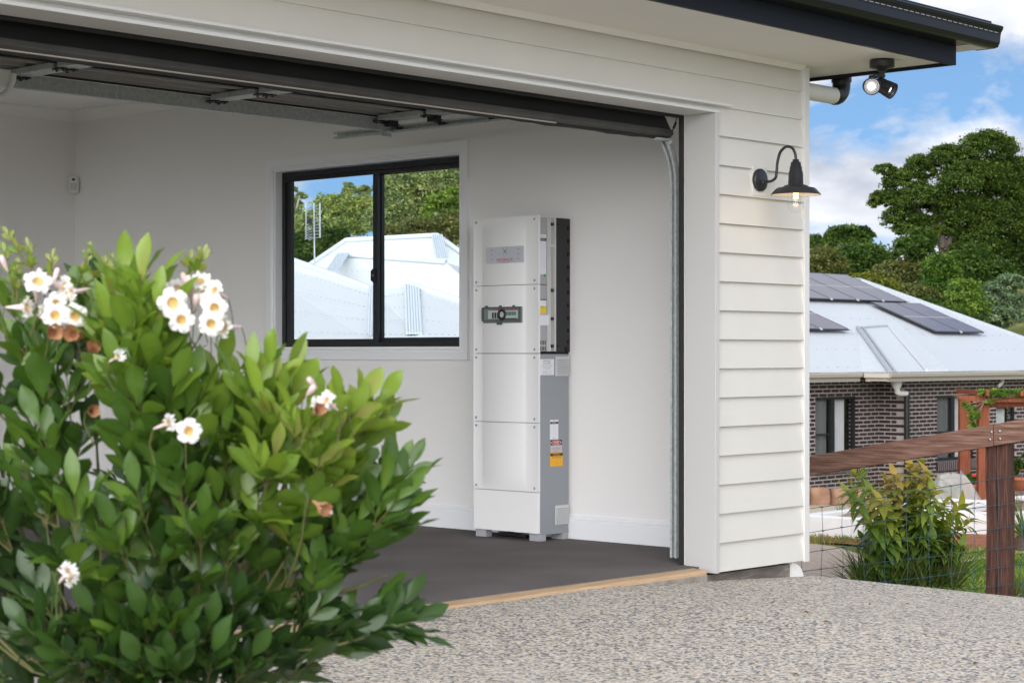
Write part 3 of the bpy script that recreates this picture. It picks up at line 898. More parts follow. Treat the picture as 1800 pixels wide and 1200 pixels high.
mb.add(V, F, True); mb.build('rubber_seal', M['rubber'], do)
# flat sections lying on the track: ribbed inner skin
for k in range(4):
    ya = 6.756 + k * 0.405; yb = ya + 0.398
    mb = MB()
    zt = 2.552
    prof = [(ya, zt), (ya, zt - 0.034), (ya + 0.02, zt - 0.036), (ya + 0.03, zt - 0.012), (ya + 0.10, zt - 0.012), (ya + 0.115, zt - 0.034), (ya + 0.15, zt - 0.034),
            (ya + 0.165, zt - 0.010), (ya + 0.25, zt - 0.010), (ya + 0.265, zt - 0.034), (ya + 0.30, zt - 0.034), (ya + 0.315, zt - 0.012), (ya + 0.365, zt - 0.012), (ya + 0.375, zt - 0.036), (yb, zt - 0.034), (yb, zt)]
    mb.extrude(prof, 'x', D0, D1 - 0.02)
    mb.build('door_section', M['door_inner'], do)
    mb = MB()
    mb.box(D0, D1 - 0.02, yb + 0.0005, yb + 0.0065, zt - 0.045, zt - 0.002)
    mb.build('section_gap', M['rubber'], do)
    for j, xs_ in enumerate((4.15, 5.42, 6.68, 7.93)):
        mb = MB()
        w = 0.055
        mb.extrude([(xs_ - w, zt - 0.036), (xs_ - w, zt - 0.062), (xs_ - w + 0.004, zt - 0.066), (xs_ + w - 0.004, zt - 0.066), (xs_ + w, zt - 0.062), (xs_ + w, zt - 0.036)], 'y', ya + 0.012, yb - 0.012)
        mb.build('stile', M['galv'], do)
        mb = MB()
        for q in (-0.03, 0.03):
            mb.box(xs_ + q - 0.02, xs_ + q + 0.02, yb - 0.035, yb + 0.04, zt - 0.074, zt - 0.0665)
            for y in (yb - 0.024, yb + 0.028):
                mb.lathe([(0.007, 0), (0.007, 0.007), (0, 0.007)], (xs_ + q, y, zt - 0.074), (0, 0, -1), 8)
        mb.build('hinge', M['black_metal'], do)
# rollers and brackets at the visible end
for y in (7.16, 7.565, 7.97, 8.33):
    mb = MB()
    mb.tube([(7.96, y, 2.452), (8.03, y, 2.452)], 0.005, 8)
    mb.lathe([(0.0, 0), (0.022, 0), (0.022, 0.012), (0.0, 0.012)], (8.014, y, 2.452), (1, 0, 0), 16)
    mb.box(7.93, 7.99, y - 0.028, y + 0.028, 2.452, 2.515)
    mb.build('roller', M['black_metal'], do)
mb = MB()
mb.tube([(7.95, 6.285, 2.222), (8.032, 6.285, 2.222)], 0.006, 8)
mb.lathe([(0.0, 0), (0.022, 0), (0.022, 0.012), (0.0, 0.012)], (8.02, 6.285, 2.222), (1, 0, 0), 16)
mb.box(7.90, 8.03, 6.262, 6.31, 2.219, 2.2285)
mb.build('roller', M['galv'], do)
mb = MB(); mb.tube([(8.012, 6.25, 2.27), (8.026, 6.236, 2.33), (8.038, 6.222, 2.42)], 0.003, 6); mb.tube([(8.015, 6.246, 2.282), (8.025, 6.238, 2.315)], 0.007, 8)
mb.build('lift_cable', M['black_metal'], do)
# track: C channel swept
def track(mb, path, w=0.028, h=0.042, t=0.003):
    # path: list of (y, z), channel opens towards -x, back at X = 8.075
    k = len(path)
    for i in range(k - 1):
        a = np.array(path[i]); b = np.array(path[i + 1])
        for (o0, o1, xa, xb) in ((-h / 2, h / 2, 8.043, 8.046), (-h / 2, -h / 2 + t, 8.012, 8.043), (h / 2 - t, h / 2, 8.012, 8.043), (-h / 2 + t, -h / 2 + 0.012, 8.012, 8.015), (h / 2 - 0.012, h / 2 - t, 8.012, 8.015)):
            def nn(j):
                p = np.array(path[max(j - 1, 0)]); q = np.array(path[min(j + 1, k - 1)])
                d = (q - p) / np.linalg.norm(q - p); return np.array([-d[1], d[0]])
            na, nb = nn(i), nn(i + 1)
            pa0, pa1, pb0, pb1 = a + na * o0, a + na * o1, b + nb * o0, b + nb * o1
            V = [(xa, *pa0), (xb, *pa0), (xb, *pa1), (xa, *pa1), (xa, *pb0), (xb, *pb0), (xb, *pb1), (xa, *pb1)]
            mb.add(V, [(0, 1, 2, 3), (4, 7, 6, 5), (0, 4, 5, 1), (1, 5, 6, 2), (2, 6, 7, 3), (3, 7, 4, 0)])
path = [(6.247, 0.03), (6.247, 1.965)] 
arc = [(6.247 + 0.46 * (1 - math.cos(t)), 1.985 + 0.46 * math.sin(t)) for t in np.linspace(0, math.pi / 2, 16)]
mb = MB(); track(mb, path + arc + [(8.90, 2.447)])
mb.box(8.0465, 8.052, 6.21, 6.285, 1.955, 1.97)
tk = mb.build('door_track', M['galv'], G)
mb = MB(); mb.box(8.0465, 8.0500, 6.222, 6.272, 0.05, 1.95); mb.build('track_angle', M['galv'], tk)
mb = MB()
mb.box(8.0, 8.08, 8.455, 8.459, 2.41, 2.53)
mb.box(7.99, 8.076, 8.46, 8.52, 2.524, 2.528)
mb.build('track_bracket', M['galv'], tk)
mb = MB(); mb.box(8.05, 8.054, 8.60, 8.64, 2.47, ZC); mb.build('track_hanger', M['galv'], tk)
mb = MB()
bx0, bx1 = XL - 0.2, 8.03
mb.box(bx0, bx1, 8.408, 8.411, 2.438, 2.510)
mb.box(bx0, bx1, 8.4115, 8.45, 2.438, 2.441)
mb.build('cross_brace', M['galv'], do)
# opener rail and curved arm
mb = MB()
mb.box(5.27, 5.33, 6.3, 10.2, 2.545, 2.575)
mb.build('opener_rail', M['galv'], do)
cpt = P(6, 150, 9.0)
mb = MB()
arm = [onY(x, y, 8.33) for x, y in ((2, 128), (4, 140), (22, 138), (19, 152), (10, 165), (-4, 172), (-20, 172))]
arm = [onY(x, y, 8.33) for x, y in ((24, 130), (22, 143), (17, 155), (9, 165), (-2, 171), (-16, 173))]
mb.tube(arm, 0.016, 8)
q = onY(6, 140, 8.35)
mb.box(q[0] - 0.05, q[0] + 0.04, 8.34, 8.36, q[2] - 0.035, q[2] + 0.05)
mb.build('opener_arm', M['plastic'], do)
# ------------------------------------------------------------------ battery and inverter cabinet against the side wall
CX, CY0, CY1 = 8.387, 7.54, 8.062
CT = 1.910
CB = thing('battery_cabinet', 'tall white and grey battery inverter cabinet standing against the garage side wall', 'battery cabinet', (CX, CY0, 0))
zl = [0.047, 0.286, 0.692, 1.098, 1.504, CT]
def zpx(y): return H + (620 - y) / FL * 11.277     # height on the front edge
zl = [zpx(938), zpx(865.5), zpx(743.5), zpx(621), zpx(499.5), zpx(378)]
# body: plain grey lower box
lowtop = zl[3] - 0.004
mb = MB(); mb.box(CX + 0.022, XW - 0.018, CY0 + 0.002, CY1 - 0.002, zl[0] + 0.002, lowtop)
body = mb.build('body', M['cab_grey'], CB, bevel=0.003)
mb = MB(); mb.box(CX + 0.03, XW - 0.02, CY0 - 0.001, CY0 + 0.0015, zl[0] - 0.010, zl[0] + 0.018)
mb.build('base_rail', M['cab_grey'], CB, bevel=0.001)
# feet: four folded angle feet
for (fx, fy) in ((CX + 0.022, CY0), (CX + 0.022, CY1 - 0.085), (XW - 0.075, CY0), (XW - 0.075, CY1 - 0.085)):
    mb = MB(); z1 = zl[0] + 0.0015
    mb.box(fx, fx + 0.004, fy, fy + 0.085, 0.001, z1)
    mb.box(fx + 0.0045, fx + 0.05, fy, fy + 0.004, 0.001, z1)
    mb.box(fx + 0.0045, fx + 0.05, fy + 0.0045, fy + 0.084, 0.001, 0.005)
    mb.build('foot', M['cab_grey2'], CB)
mb = MB(); mb.tube([(CX + 0.12, CY1 - 0.1, 0.012), (CX + 0.10, CY1 - 0.2, 0.02), (CX + 0.13, CY1 - 0.32, 0.010)], 0.011, 8)
mb.build('cable', M['rubber'], CB)
# front covers: four with raised centre, one plain plinth
def cover(z0, z1, raised, top, bot):
    mb = MB()
    if raised:
        n = CY1 - CY0
        ts = [0, 0.015, 0.120, 0.165, 0.195, 0.765, 0.800, 0.835, 0.985, 1.0]
        hs = [0.002, 0.0, 0.001, 0.004, 0.013, 0.013, 0.004, 0.001, 0.0, 0.002]
        # rows: raised part tapers away at the very top of the top cover / bottom of the lowest cover
        rows = [(z0, 1.0), (z0 + 0.012, 1.0), (z1 - 0.012, 1.0), (z1, 1.0)]
        if top: rows = [(z0, 1.0), (z0 + 0.02, 1.0), (z1 - 0.10, 1.0), (z1 - 0.05, 0.55), (z1 - 0.02, 0.10), (z1, 0.0)]
        if bot: rows = [(z0, 0.0), (z0 + 0.015, 0.15), (z0 + 0.05, 0.7), (z0 + 0.10, 1.0), (z1 - 0.02, 1.0), (z1, 1.0)]
        V, F = [], []
        k = len(ts)
        for z, s in rows:
            for t, h in zip(ts, hs):
                V.append((CX + 0.004 - h * s, CY1 - t * n, z))
        for i in range(len(rows) - 1):
            for j in range(k - 1):
                F.append((i * k + j, i * k + j + 1, (i + 1) * k + j + 1, (i + 1) * k + j))
        mb.add(V, F, True)
        # returns
        fr = V
        mb.box(CX + 0.0045, CX + 0.021, CY0 - 0.001, CY1 + 0.001, z0, z1)
        V2 = [V[(len(rows) - 1) * k + j] for j in range(k)] + [(CX + 0.0045, CY1 - t * n, z1) for t in ts]
        mb.add(V2, [(j, j + 1, j + 1 + k, j + k) for j in range(k - 1)])
    else:
        mb.box(CX + 0.002, CX + 0.021, CY0 - 0.001, CY1 + 0.001, z0, z1)
    return mb.build('front_cover', M['cab_white'], CB, bevel=0 if raised else 0.002)
cv = []
for i in range(5):
    z0, z1 = zl[i] + (0 if i == 0 else 0.0018), zl[i + 1] - (0.0018 if i < 4 else 0)
    c = cover(z0, z1, i > 0, i == 4, i == 1)
    cv.append(c)
    if i:
        for yy in (CY0 + 0.028, CY1 - 0.022):
            for zz in (z0 + 0.022, z1 - 0.022):
                if i == 4 and zz > 1.8 or True:
                    s = MB(); s.lathe([(0.0075, 0), (0.0075, 0.002), (0.0045, 0.0045), (0.0, 0.0045)], (CX + 0.0035, yy, zz), (-1, 0, 0), 10)
                    s.build('screw', M['screw'], c)
# badge plate on the topmost cover
Xf = CX + 0.004 - 0.0132
def fpt(x, y): return onX(x, y, Xf)
a, b = fpt(854.5, 435), fpt(920.5, 461)
py1, py0, pz1, pz0 = a[1], b[1], a[2], b[2]
mb = MB(); mb.box(Xf - 0.0025, Xf + 0.004, py0, py1, pz0, pz1)
bp = mb.build('badge_plate', M['plate'], CB, bevel=0.004)
EXF, EZ = (0, -1, 0), (0, 0, 1)
mb = MB(); yc, zc = (py0 + py1) / 2 - 0.004, (pz0 + pz1) / 2
xx = Xf - 0.0034
mb.text('REDBACK', (xx, yc, zc - 0.030), EXF, EZ, 0.024, sx=1.25)
mb.build('lettering', M['red_ink'], bp)
mb = MB(); mb.text('TECHNOLOGIES', (xx, yc, zc - 0.046), EXF, EZ, 0.0095)
# small spider like emblem: body and bent legs
def stroke(p, q, w):
    p, q = np.array(p, float), np.array(q, float); d = q - p; n = np.array([-d[1], d[0]]); n = n / np.linalg.norm(n) * w
    pts = [p + n, p - n, q - n, q + n]
    mb.add([(xx, yc - e[0], zc + 0.020 + e[1]) for e in pts], [(0, 1, 2, 3)])
for s in (-1, 1):
    stroke((s * .004, .004), (s * .014, .009), .0016); stroke((s * .014, .009), (s * .012, .024), .0014)
    stroke((s * .004, -.004), (s * .014, -.008), .0016); stroke((s * .014, -.008), (s * .012, -.022), .0014)
mb.add([(xx, yc - .007 * math.cos(t), zc + 0.020 + .008 * math.sin(t)) for t in np.linspace(0, 2 * math.pi, 12, endpoint=False)], [tuple(range(12))])
for s in (-1, 1):
    for k in range(3):
        y = yc + s * 0.108; z = zc + 0.030 - k * 0.028
        mb.add([(xx, y + 0.008, z - .002), (xx, y - 0.008, z - .002), (xx, y - 0.008, z + .002), (xx, y + 0.008, z + .002)], [(0, 1, 2, 3)])
mb.build('emblem', M['grey_ink'], bp)
# smoked breaker window on the second cover
a, b = fpt(850, 541), fpt(917, 566)
y1_, y0_, z1_, z0_ = a[1], b[1], a[2], b[2]
mb = MB(); mb.box(Xf - 0.006, Xf + 0.006, y0_ - 0.004, y1_ + 0.0, z0_ - 0.004, z1_ + 0.004)
bw = mb.build('breaker_window', M['smoke'], CB, bevel=0.003)
mb = MB()
mb.m = 0; mb.box(Xf - 0.0085, Xf - 0.0062, y0_ + 0.026, y1_ - 0.045, z0_ + 0.022, z1_ - 0.018)
mb.build('breaker_panel', M['breaker'], bw)
mb = MB()
yy0, yy1 = y0_ + 0.03, y1_ - 0.05
w = yy1 - yy0; zm = (z0_ + z1_) / 2 + 0.002
def chip(u0, u1, v0, v1, m):
    mb.m = m; mb.box(Xf - 0.0115, Xf - 0.0087, yy1 - u0 * w, yy1 - u1 * w, zm + v0, zm + v1)
for u in (0.13, 0.22, 0.31): chip(u, u + 0.05, -0.022, 0.012, 0)
chip(0.38, 0.41, -0.02, 0.02, 2)
chip(0.20, 0.36, 0.024, 0.030, 2); chip(0.60, 0.95, 0.024, 0.030, 2)
for k in range(8): chip(0.57 + k * 0.052, 0.60 + k * 0.052, -0.005, 0.016, 1)
chip(0.55, 0.99, -0.028, -0.022, 0)
mb.m = 0
mb.lathe([(0.018, 0), (0.034, 0), (0.034, 0.004), (0.018, 0.004), (0.018, 0)], (Xf - 0.0088, yy1 - 0.475 * w, zm), (-1, 0, 0), 20)
mb.build('breakers', [M['ink'], M['teal'], M['red_ink']], bw)
mb = MB()
mb.box(Xf - 0.013, Xf - 0.0062, y0_ - 0.002, y1_ + 0.004, z1_ - 0.006, z1_ + 0.002)
mb.box(Xf - 0.013, Xf - 0.0062, y0_ - 0.002, y1_ + 0.004, z0_ + 0.006, z0_ + 0.014)
mb.box(Xf - 0.013, Xf - 0.0062, y0_ - 0.002, y0_ + 0.010, z0_ + 0.0145, z1_ - 0.0065)
mb.box(Xf - 0.013, Xf - 0.0062, y1_ - 0.010, y1_ + 0.006, z0_ + 0.0145, z1_ - 0.0065)
for u in (0.1, 0.47, 0.82): mb.box(Xf - 0.014, Xf - 0.004, y1_ - u * (y1_ - y0_) - 0.008, y1_ - u * (y1_ - y0_) + 0.008, z1_ + 0.0025, z1_ + 0.012)
mb.box(Xf - 0.014, Xf - 0.004, y1_ - 0.45 * (y1_ - y0_) - 0.02, y1_ - 0.45 * (y1_ - y0_) + 0.02, z0_ - 0.014, z0_ + 0.0055)
mb.build('window_frame', mat('smoked_frame', (0.075, 0.085, 0.085), 0.3), bw, bevel=0.0015)

# the near side of the top half: grey box, bright rails, cable duct and perforated black end plate
def sX(x): return onY(x, 500, CY0)[0]
def sZ(x, y): return onY(x, y, CY0)[2]
zu0, zu1 = zl[3] + 0.004, zl[5] - 0.012
mb = MB(); mb.box(CX + 0.022, sX(961.3), CY0 + 0.002, CY1 - 0.002, zu0 + 0.008, zu1)
up = mb.build('inverter_box', M['cab_grey2'], CB, bevel=0.002)
mb = MB(); mb.box(sX(961.7), sX(967.8), CY0 - 0.001, CY1 - 0.01, zu0 + 0.008, zu1 + 0.002); mb.box(sX(968.1), sX(973.6), CY0 + 0.020, CY1 - 0.01, zu0 + 0.008, zu1)
mb.box(sX(973.9), sX(976.9), CY0 - 0.003, CY1 - 0.01, zu0 + 0.008, zu1 + 0.003)
mb.box(sX(968.0), sX(973.7), CY0 + 0.001, CY0 + 0.0195, sZ(970, 434), sZ(970, 429))
mb.build('side_rail', M['cab_alu'], CB)
mb = MB()
for y in (394, 510, 560, 608): mb.box(sX(969.5), sX(973.4), CY0 - 0.002, CY0 + 0.0195, sZ(971, y + 2.6), sZ(971, y - 2.6))
for y in (477, 484): mb.box(sX(968.6), sX(970.2), CY0 + 0.01, CY0 + 0.0195, sZ(971, y + 1), sZ(971, y - 1))
mb.build('duct_clips', M['ink'], CB)
mb = MB(); mb.box(sX(977.3), XW - 0.004, CY0 + 0.001, CY1 - 0.006, zu0 + 0.004, zu1 + 0.004)
ep = mb.build('end_plate', M['cab_black'], CB, bevel=0.002)
mb = MB()
def disc(x, y, r):
    mb.lathe([(r, 0), (r, 0.0012), (0, 0.0012)], (sX(x), CY0 + 0.0008, sZ(x, y)), (0, -1, 0), 16)
for y in (401, 423.5, 446.5, 469, 491.5, 514, 536.5, 559, 581, 600.5): disc(999.0, y, 0.0125)
disc(995.5, 614, 0.018); disc(981, 394.5, 0.008); disc(981, 608, 0.008)
mb.build('knockouts', M['hole'], ep)
mb = MB(); mb.box(CX + 0.022, XW - 0.019, CY0 + 0.003, CY1 - 0.004, lowtop + 0.0005, zu0 + 0.0035)
mb.build('joint', M['hole'], CB)
mb = MB()
for r in ((598.5, 605.5), (609, 616)):
    for k in range(5):
        x = 947.2 + k * 2.75
        mb.box(sX(x), sX(x + 1.2), CY0 + 0.0010, CY0 + 0.0018, sZ(x, r[1]), sZ(x, r[0]))
mb.build('vent_slots', M['hole'], up)
mb = MB(); mb.box(CX + 0.022, sX(961.2), CY0 + 0.0012, CY0 + 0.0018, sZ(950, 500.8), sZ(950, 499.4)); mb.box(CX + 0.022, sX(961.2), CY0 + 0.0010, CY0 + 0.0018, sZ(950, 527), sZ(950, 525.5))
mb.build('seam', M['ink'], up)
# louvre grilles on the near side of the grey box
for (xa, xb, ya, yb) in ((976, 1000, 626.5, 660.5), (975.5, 999, 887, 921)):
    mb = MB()
    za, zb = sZ((xa + xb) / 2, yb), sZ((xa + xb) / 2, ya)
    X0, X1 = sX(xa), sX(xb)
    mb.m = 0; mb.box(X0, X1, CY0 - 0.006, CY0 + 0.0015, za, zb)
    gr = mb.build('vent_grille', M['vent'], CB, bevel=0.002)
    mb = MB()
    n = 11; s = (zb - za) / n
    for k in range(1, n - 1):
        z = za + s * (k + 0.3)
        mb.extrude([(CY0 - 0.0060, z), (CY0 - 0.011, z - 0.002), (CY0 - 0.011, z + 0.001), (CY0 - 0.0060, z + s * 0.55)], 'x', X0 + 0.008, X1 - 0.008)
    mb.build('louvre', M['vent'], gr)
    mb = MB()
    for k in range(1, n - 1):
        z = za + s * (k + 0.3); mb.box(X0 + 0.008, X1 - 0.008, CY0 - 0.0066, CY0 - 0.0062, z - s * 0.36, z - 0.001)
    mb.build('louvre_gap', M['grey_ink'], gr)
# stickers
def sticker(name, xa, xb, ya, yb, m, lines, bands=(), off=0.0014, base=CY0 + 0.002):
    """lines: (text, fraction down, height fraction, material index); bands: (f0, f1, material index)"""
    X0, X1, z0, z1 = sX(xa), sX(xb), sZ((xa + xb) / 2, yb), sZ((xa + xb) / 2, ya)
    yy = base - off
    mb = MB(); mb.box(X0, X1, yy, base - 0.0002, z0, z1)
    st = mb.build(name, m, CB)
    mb = MB(); h = z1 - z0
    for f0, f1, k in bands:
        mb.m = k; mb.box(X0 + 0.001, X1 - 0.001, yy - 0.0004, yy - 0.0001, z1 - f1 * h, z1 - f0 * h)
    for tx, f, hh, k in lines:
        mb.m = k
        n0 = len(mb.v)
        mb.text(tx, ((X0 + X1) / 2, yy - 0.0007, z1 - f * h), (1, 0, 0), (0, 0, 1), hh * h)
        vs = np.array(mb.v[n0:]); wd = vs[:, 0].max() - vs[:, 0].min()
        if wd > (X1 - X0) * 0.92:
            c = (X0 + X1) / 2; q = (X1 - X0) * 0.92 / wd
            mb.v[n0:] = [((v[0] - c) * q + c, v[1], v[2]) for v in mb.v[n0:]]
    mb.build('lettering', [M['ink'], M['paper'], M['red_ink'], M['grey_ink'], M['yellow'], M['amber']], st)
    return st
fine = lambda n, a, b, k=3, t='--- ------ --': [(t if i % 3 else '------- ---', a + (b - a) * i / (n - 1), 0.055, k) for i in range(n)]
sticker('rating_label', 946.8, 960.4, 412, 482, M['paper'], [('REDBACK', 0.05, 0.035, 2), ('RATINGS', 0.13, 0.05, 1)] + [('---- ----- ----', 0.20 + 0.045 * i, 0.045, 3) for i in range(15)], [(0.09, 0.165, 0)])
mb = MB(); mb.lathe([(0.009, 0), (0.009, 0.001), (0, 0.001)], (sX(957.8), CY0 + 0.0015, sZ(958, 484)), (0, -1, 0), 14); mb.build('green_dot', M['green_dot'], CB)
sticker('notice_label', 946.8, 960.4, 528, 538, M['paper'], fine(4, 0.2, 0.8))
sticker('yellow_label', 946.8, 960.4, 538.2, 550.5, M['yellow'], [('WARNING', 0.15, 0.18, 0)] + fine(4, 0.35, 0.85))
sticker('shutdown_label', 946.8, 964.8, 552, 571.5, M['paper'], [('SHUTDOWN PROCEDURE', 0.08, 0.10, 0)] + fine(6, 0.25, 0.92), base=CY0 - 0.0012)
sticker('warning_label', 949, 974, 631, 659, M['paper'], [('WARNING', 0.13, 0.15, 0), ('DUAL SUPPLY', 0.27, 0.12, 0), ('ISOLATE BOTH SUPPLIES', 0.40, 0.09, 3), ('BEFORE WORKING', 0.51, 0.09, 3), ('ON THIS SYSTEM', 0.61, 0.09, 3), ('MAIN SUPPLY   100 A', 0.78, 0.09, 3), ('SOLAR SUPPLY   32 A', 0.90, 0.09, 3)])
sticker('battery_label', 967, 981.6, 737.5, 772, M['paper'], [('REDBACK', 0.05, 0.05, 2), ('BATTERY', 0.15, 0.08, 1)] + [('--- -- -----', 0.27 + 0.065 * i, 0.05, 3) for i in range(8)] + [('ENERGY', 0.94, 0.06, 0)], [(0.10, 0.21, 0)])
dl = sticker('danger_label', 967.8, 988, 772.8, 794.5, M['paper_grey'], [('DANGER', 0.20, 0.16, 1), ('NO  SMOKING', 0.70, 0.16, 2), ('------ ----', 0.48, 0.07, 3), ('NAKED FLAMES', 0.88, 0.10, 2)], [(0.0, 0.42, 0)])
X0, X1 = sX(968.6), sX(987.2); zc_ = (sZ(978, 773.2) + sZ(978, 781.8)) / 2
mb = MB(); cx = (X0 + X1) / 2
for (rx, rz, yo, m) in ((0.96, 0.0125, 0.0019, 0), (0.88, 0.0105, 0.0020, 1)):
    mb.m = m; mb.add([(cx + rx * (X1 - X0) / 2 * math.cos(t), CY0 + 0.002 - yo, zc_ + rz * math.sin(t)) for t in np.linspace(0, 2 * math.pi, 24, endpoint=False)], [tuple(range(24))])
mb.m = 0; mb.text('DANGER', (cx, CY0 + 0.002 - 0.0024, zc_), (1, 0, 0), (0, 0, 1), 0.0115)
mb.build('danger_oval', [M['paper'], M['red_ink']], dl)
sticker('amber_label', 967.2, 989.6, 795, 819, M['amber'], [('WARNING', 0.15, 0.17, 5), ('BATTERY HAZARD', 0.36, 0.12, 0)] + fine(6, 0.50, 0.92, 0), [(0.05, 0.25, 0)])

# ------------------------------------------------------------------ motion sensor in the far corner
q = onX(130, 325, XW - 0.05)
q = np.array([XW - 0.03, YB - 0.03, H + (620 - 325) / FL * 14.88])
n = np.array([-0.7071, -0.7071, 0]); t = np.array([0.7071, -0.7071, 0])
MS = thing('motion_sensor', 'small white motion sensor mounted across the far inner corner of the garage', 'motion sensor', q)
mb = MB(); mb.frame(q, t, n, UP)
sh = [(0.040 * math.copysign(abs(math.cos(a)) ** 0.55, math.cos(a)), 0.068 * math.copysign(abs(math.sin(a)) ** 0.5, math.sin(a))) for a in np.linspace(0, 2 * math.pi, 28, endpoint=False)]
V = [(x, -0.005, z) for x, z in sh] + [(x, 0.022, z) for x, z in sh] + [(x * 0.86, 0.036, z * 0.9) for x, z in sh] + [(0, 0.040, 0)]
F = [tuple(range(27, -1, -1))]
for r in range(2):
    F += [(r * 28 + i, r * 28 + (i + 1) % 28, (r + 1) * 28 + (i + 1) % 28, (r + 1) * 28 + i) for i in range(28)]
F += [(56 + i, 56 + (i + 1) % 28, 84) for i in range(28)]
mb.add(V, F, True)
mb.build('housing', M['plastic'], MS)
mb = MB(); mb.frame(q, t, n, UP); mb.box(-0.011, 0.011, 0.034, 0.041, 0.030, 0.048); mb.build('sensor_eye', M['ink'], MS, bevel=0.004)
mb = MB(); mb.frame(q, t, n, UP); mb.box(-0.026, 0.026, 0.032, 0.0415, -0.045, 0.012); mb.build('lens', M['vent'], MS, bevel=0.008)

# ------------------------------------------------------------------ barn style wall lamp
lb = onY(1332, 317, Y0 - 0.02)
WLamp = thing('wall_lamp', 'black barn style wall lamp with gooseneck arm lit on the white weatherboards', 'wall lamp', lb)
mb = MB(); q = lb + np.array([0, 0.0, 0.012]); mb.box(q[0] - 0.055, q[0] + 0.075, Y0 - 0.0285, Y0 - 0.0005, q[2] - 0.095, q[2] + 0.062)
mb.build('mounting_block', M['white_board'], WLamp, bevel=0.002)
yb = Y0 - 0.0285
mb = MB(); mb.lathe([(0.0, 0.0), (0.060, 0.0), (0.060, 0.014), (0.052, 0.020), (0.0, 0.021)], (lb[0], yb, lb[2]), (0, -1, 0), 32)
mb.lathe([(0.013, 0.02), (0.013, 0.035), (0.0085, 0.037)], (lb[0], yb, lb[2] - 0.012), (0, -1, 0), 14)
mb.lathe([(0.005, 0.02), (0.005, 0.026), (0.0, 0.027)], (lb[0] - 0.02, yb, lb[2] + 0.0), (0, -1, 0), 10)
mb.build('back_plate', M['lamp_black'], WLamp)
so_ = 0.262
shade_c = np.array([lb[0], yb - so_ + 0.03, H + (620 - 343) / FL * 10.07])
z0 = lb[2] - 0.012
ctl = [(0.03, 0), (0.075, 0.002), (0.105, 0.018), (0.112, 0.05), (0.118, 0.10), (0.135, 0.150), (0.172, 0.176), (0.210, 0.166), (0.230, 0.132), (0.2325, 0.095)]
def catmull(pts, n=6):
    pts = [np.array(p, float) for p in pts]; out = []
    for i in range(len(pts) - 1):
        p0, p1, p2, p3 = pts[max(i - 1, 0)], pts[i], pts[i + 1], pts[min(i + 2, len(pts) - 1)]
        for k in range(n):
            t = k / n
            out.append(0.5 * ((2 * p1) + (p2 - p0) * t + (2 * p0 - 5 * p1 + 4 * p2 - p3) * t * t + (3 * p1 - p0 - 3 * p2 + p3) * t ** 3))
    out.append(pts[-1]); return out
mb = MB(); mb.tube([(lb[0], yb - a, z0 + b) for a, b in catmull(ctl)], 0.0075, 12)
mb.build('gooseneck', M['lamp_black'], WLamp)
sz = shade_c[2]; topz = z0 + 0.105
mb = MB()
c = (lb[0], yb - 0.2325, sz)
t_ = topz - sz
mb.lathe([(0.0, t_), (0.017, t_), (0.017, t_ - 0.012), (0.026, t_ - 0.014), (0.028, t_ - 0.035), (0.031, t_ - 0.036), (0.034, t_ - 0.062), (0.037, t_ - 0.064), (0.040, 0.052), (0.060, 0.047), (0.066, 0.040), (0.098, 0.034), (0.108, 0.026), (0.129, 0.002), (0.131, -0.002), (0.128, -0.002)], c, (0, 0, 1), 40)
mb.build('shade', M['lamp_black'], WLamp)
mb = MB(); mb.lathe([(0.127, -0.0015), (0.106, 0.0225), (0.096, 0.030), (0.062, 0.036), (0.0, 0.040)], c, (0, 0, 1), 40)
mb.build('shade_lining', M['lamp_white'], WLamp)
mb = MB(); pr = [(0.043, 0.028), (0.045, 0.0), (0.045, -0.050)] + [(0.045 * math.cos(a), -0.050 - 0.043 * math.sin(a)) for a in np.linspace(0.15, math.pi / 2, 8)]
mb.lathe(pr, c, (0, 0, 1), 28); mb.build('glass_jar', M['clear'], WLamp)
mb = MB()
for k in range(4):
    a = k * math.pi / 2 + 0.5
    mb.tube([(c[0] + 0.010 * math.cos(a), c[1] + 0.010 * math.sin(a), c[2] + 0.018), (c[0] + 0.010 * math.cos(a), c[1] + 0.010 * math.sin(a), c[2] - 0.022)], 0.0022, 6)
mb.build('filament', M['filament'], WLamp)
mb = MB(); mb.lathe([(0.0, 0.03), (0.014, 0.03), (0.016, 0.01), (0.026, -0.016), (0.026, -0.026), (0.018, -0.040), (0.0, -0.046)], c, (0, 0, 1), 20); mb.build('bulb', M['clear'], WLamp)
ll = bpy.data.lights.new('lamp_light', 'POINT'); ll.energy = 0.22; ll.color = (1.0, 0.62, 0.32); ll.shadow_soft_size = 0.02
lo = bpy.data.objects.new('lamp_light', ll); COL.objects.link(lo); lo.parent = WLamp; lo.location = tuple(np.array([c[0], c[1], c[2] - 0.052]) - lb)

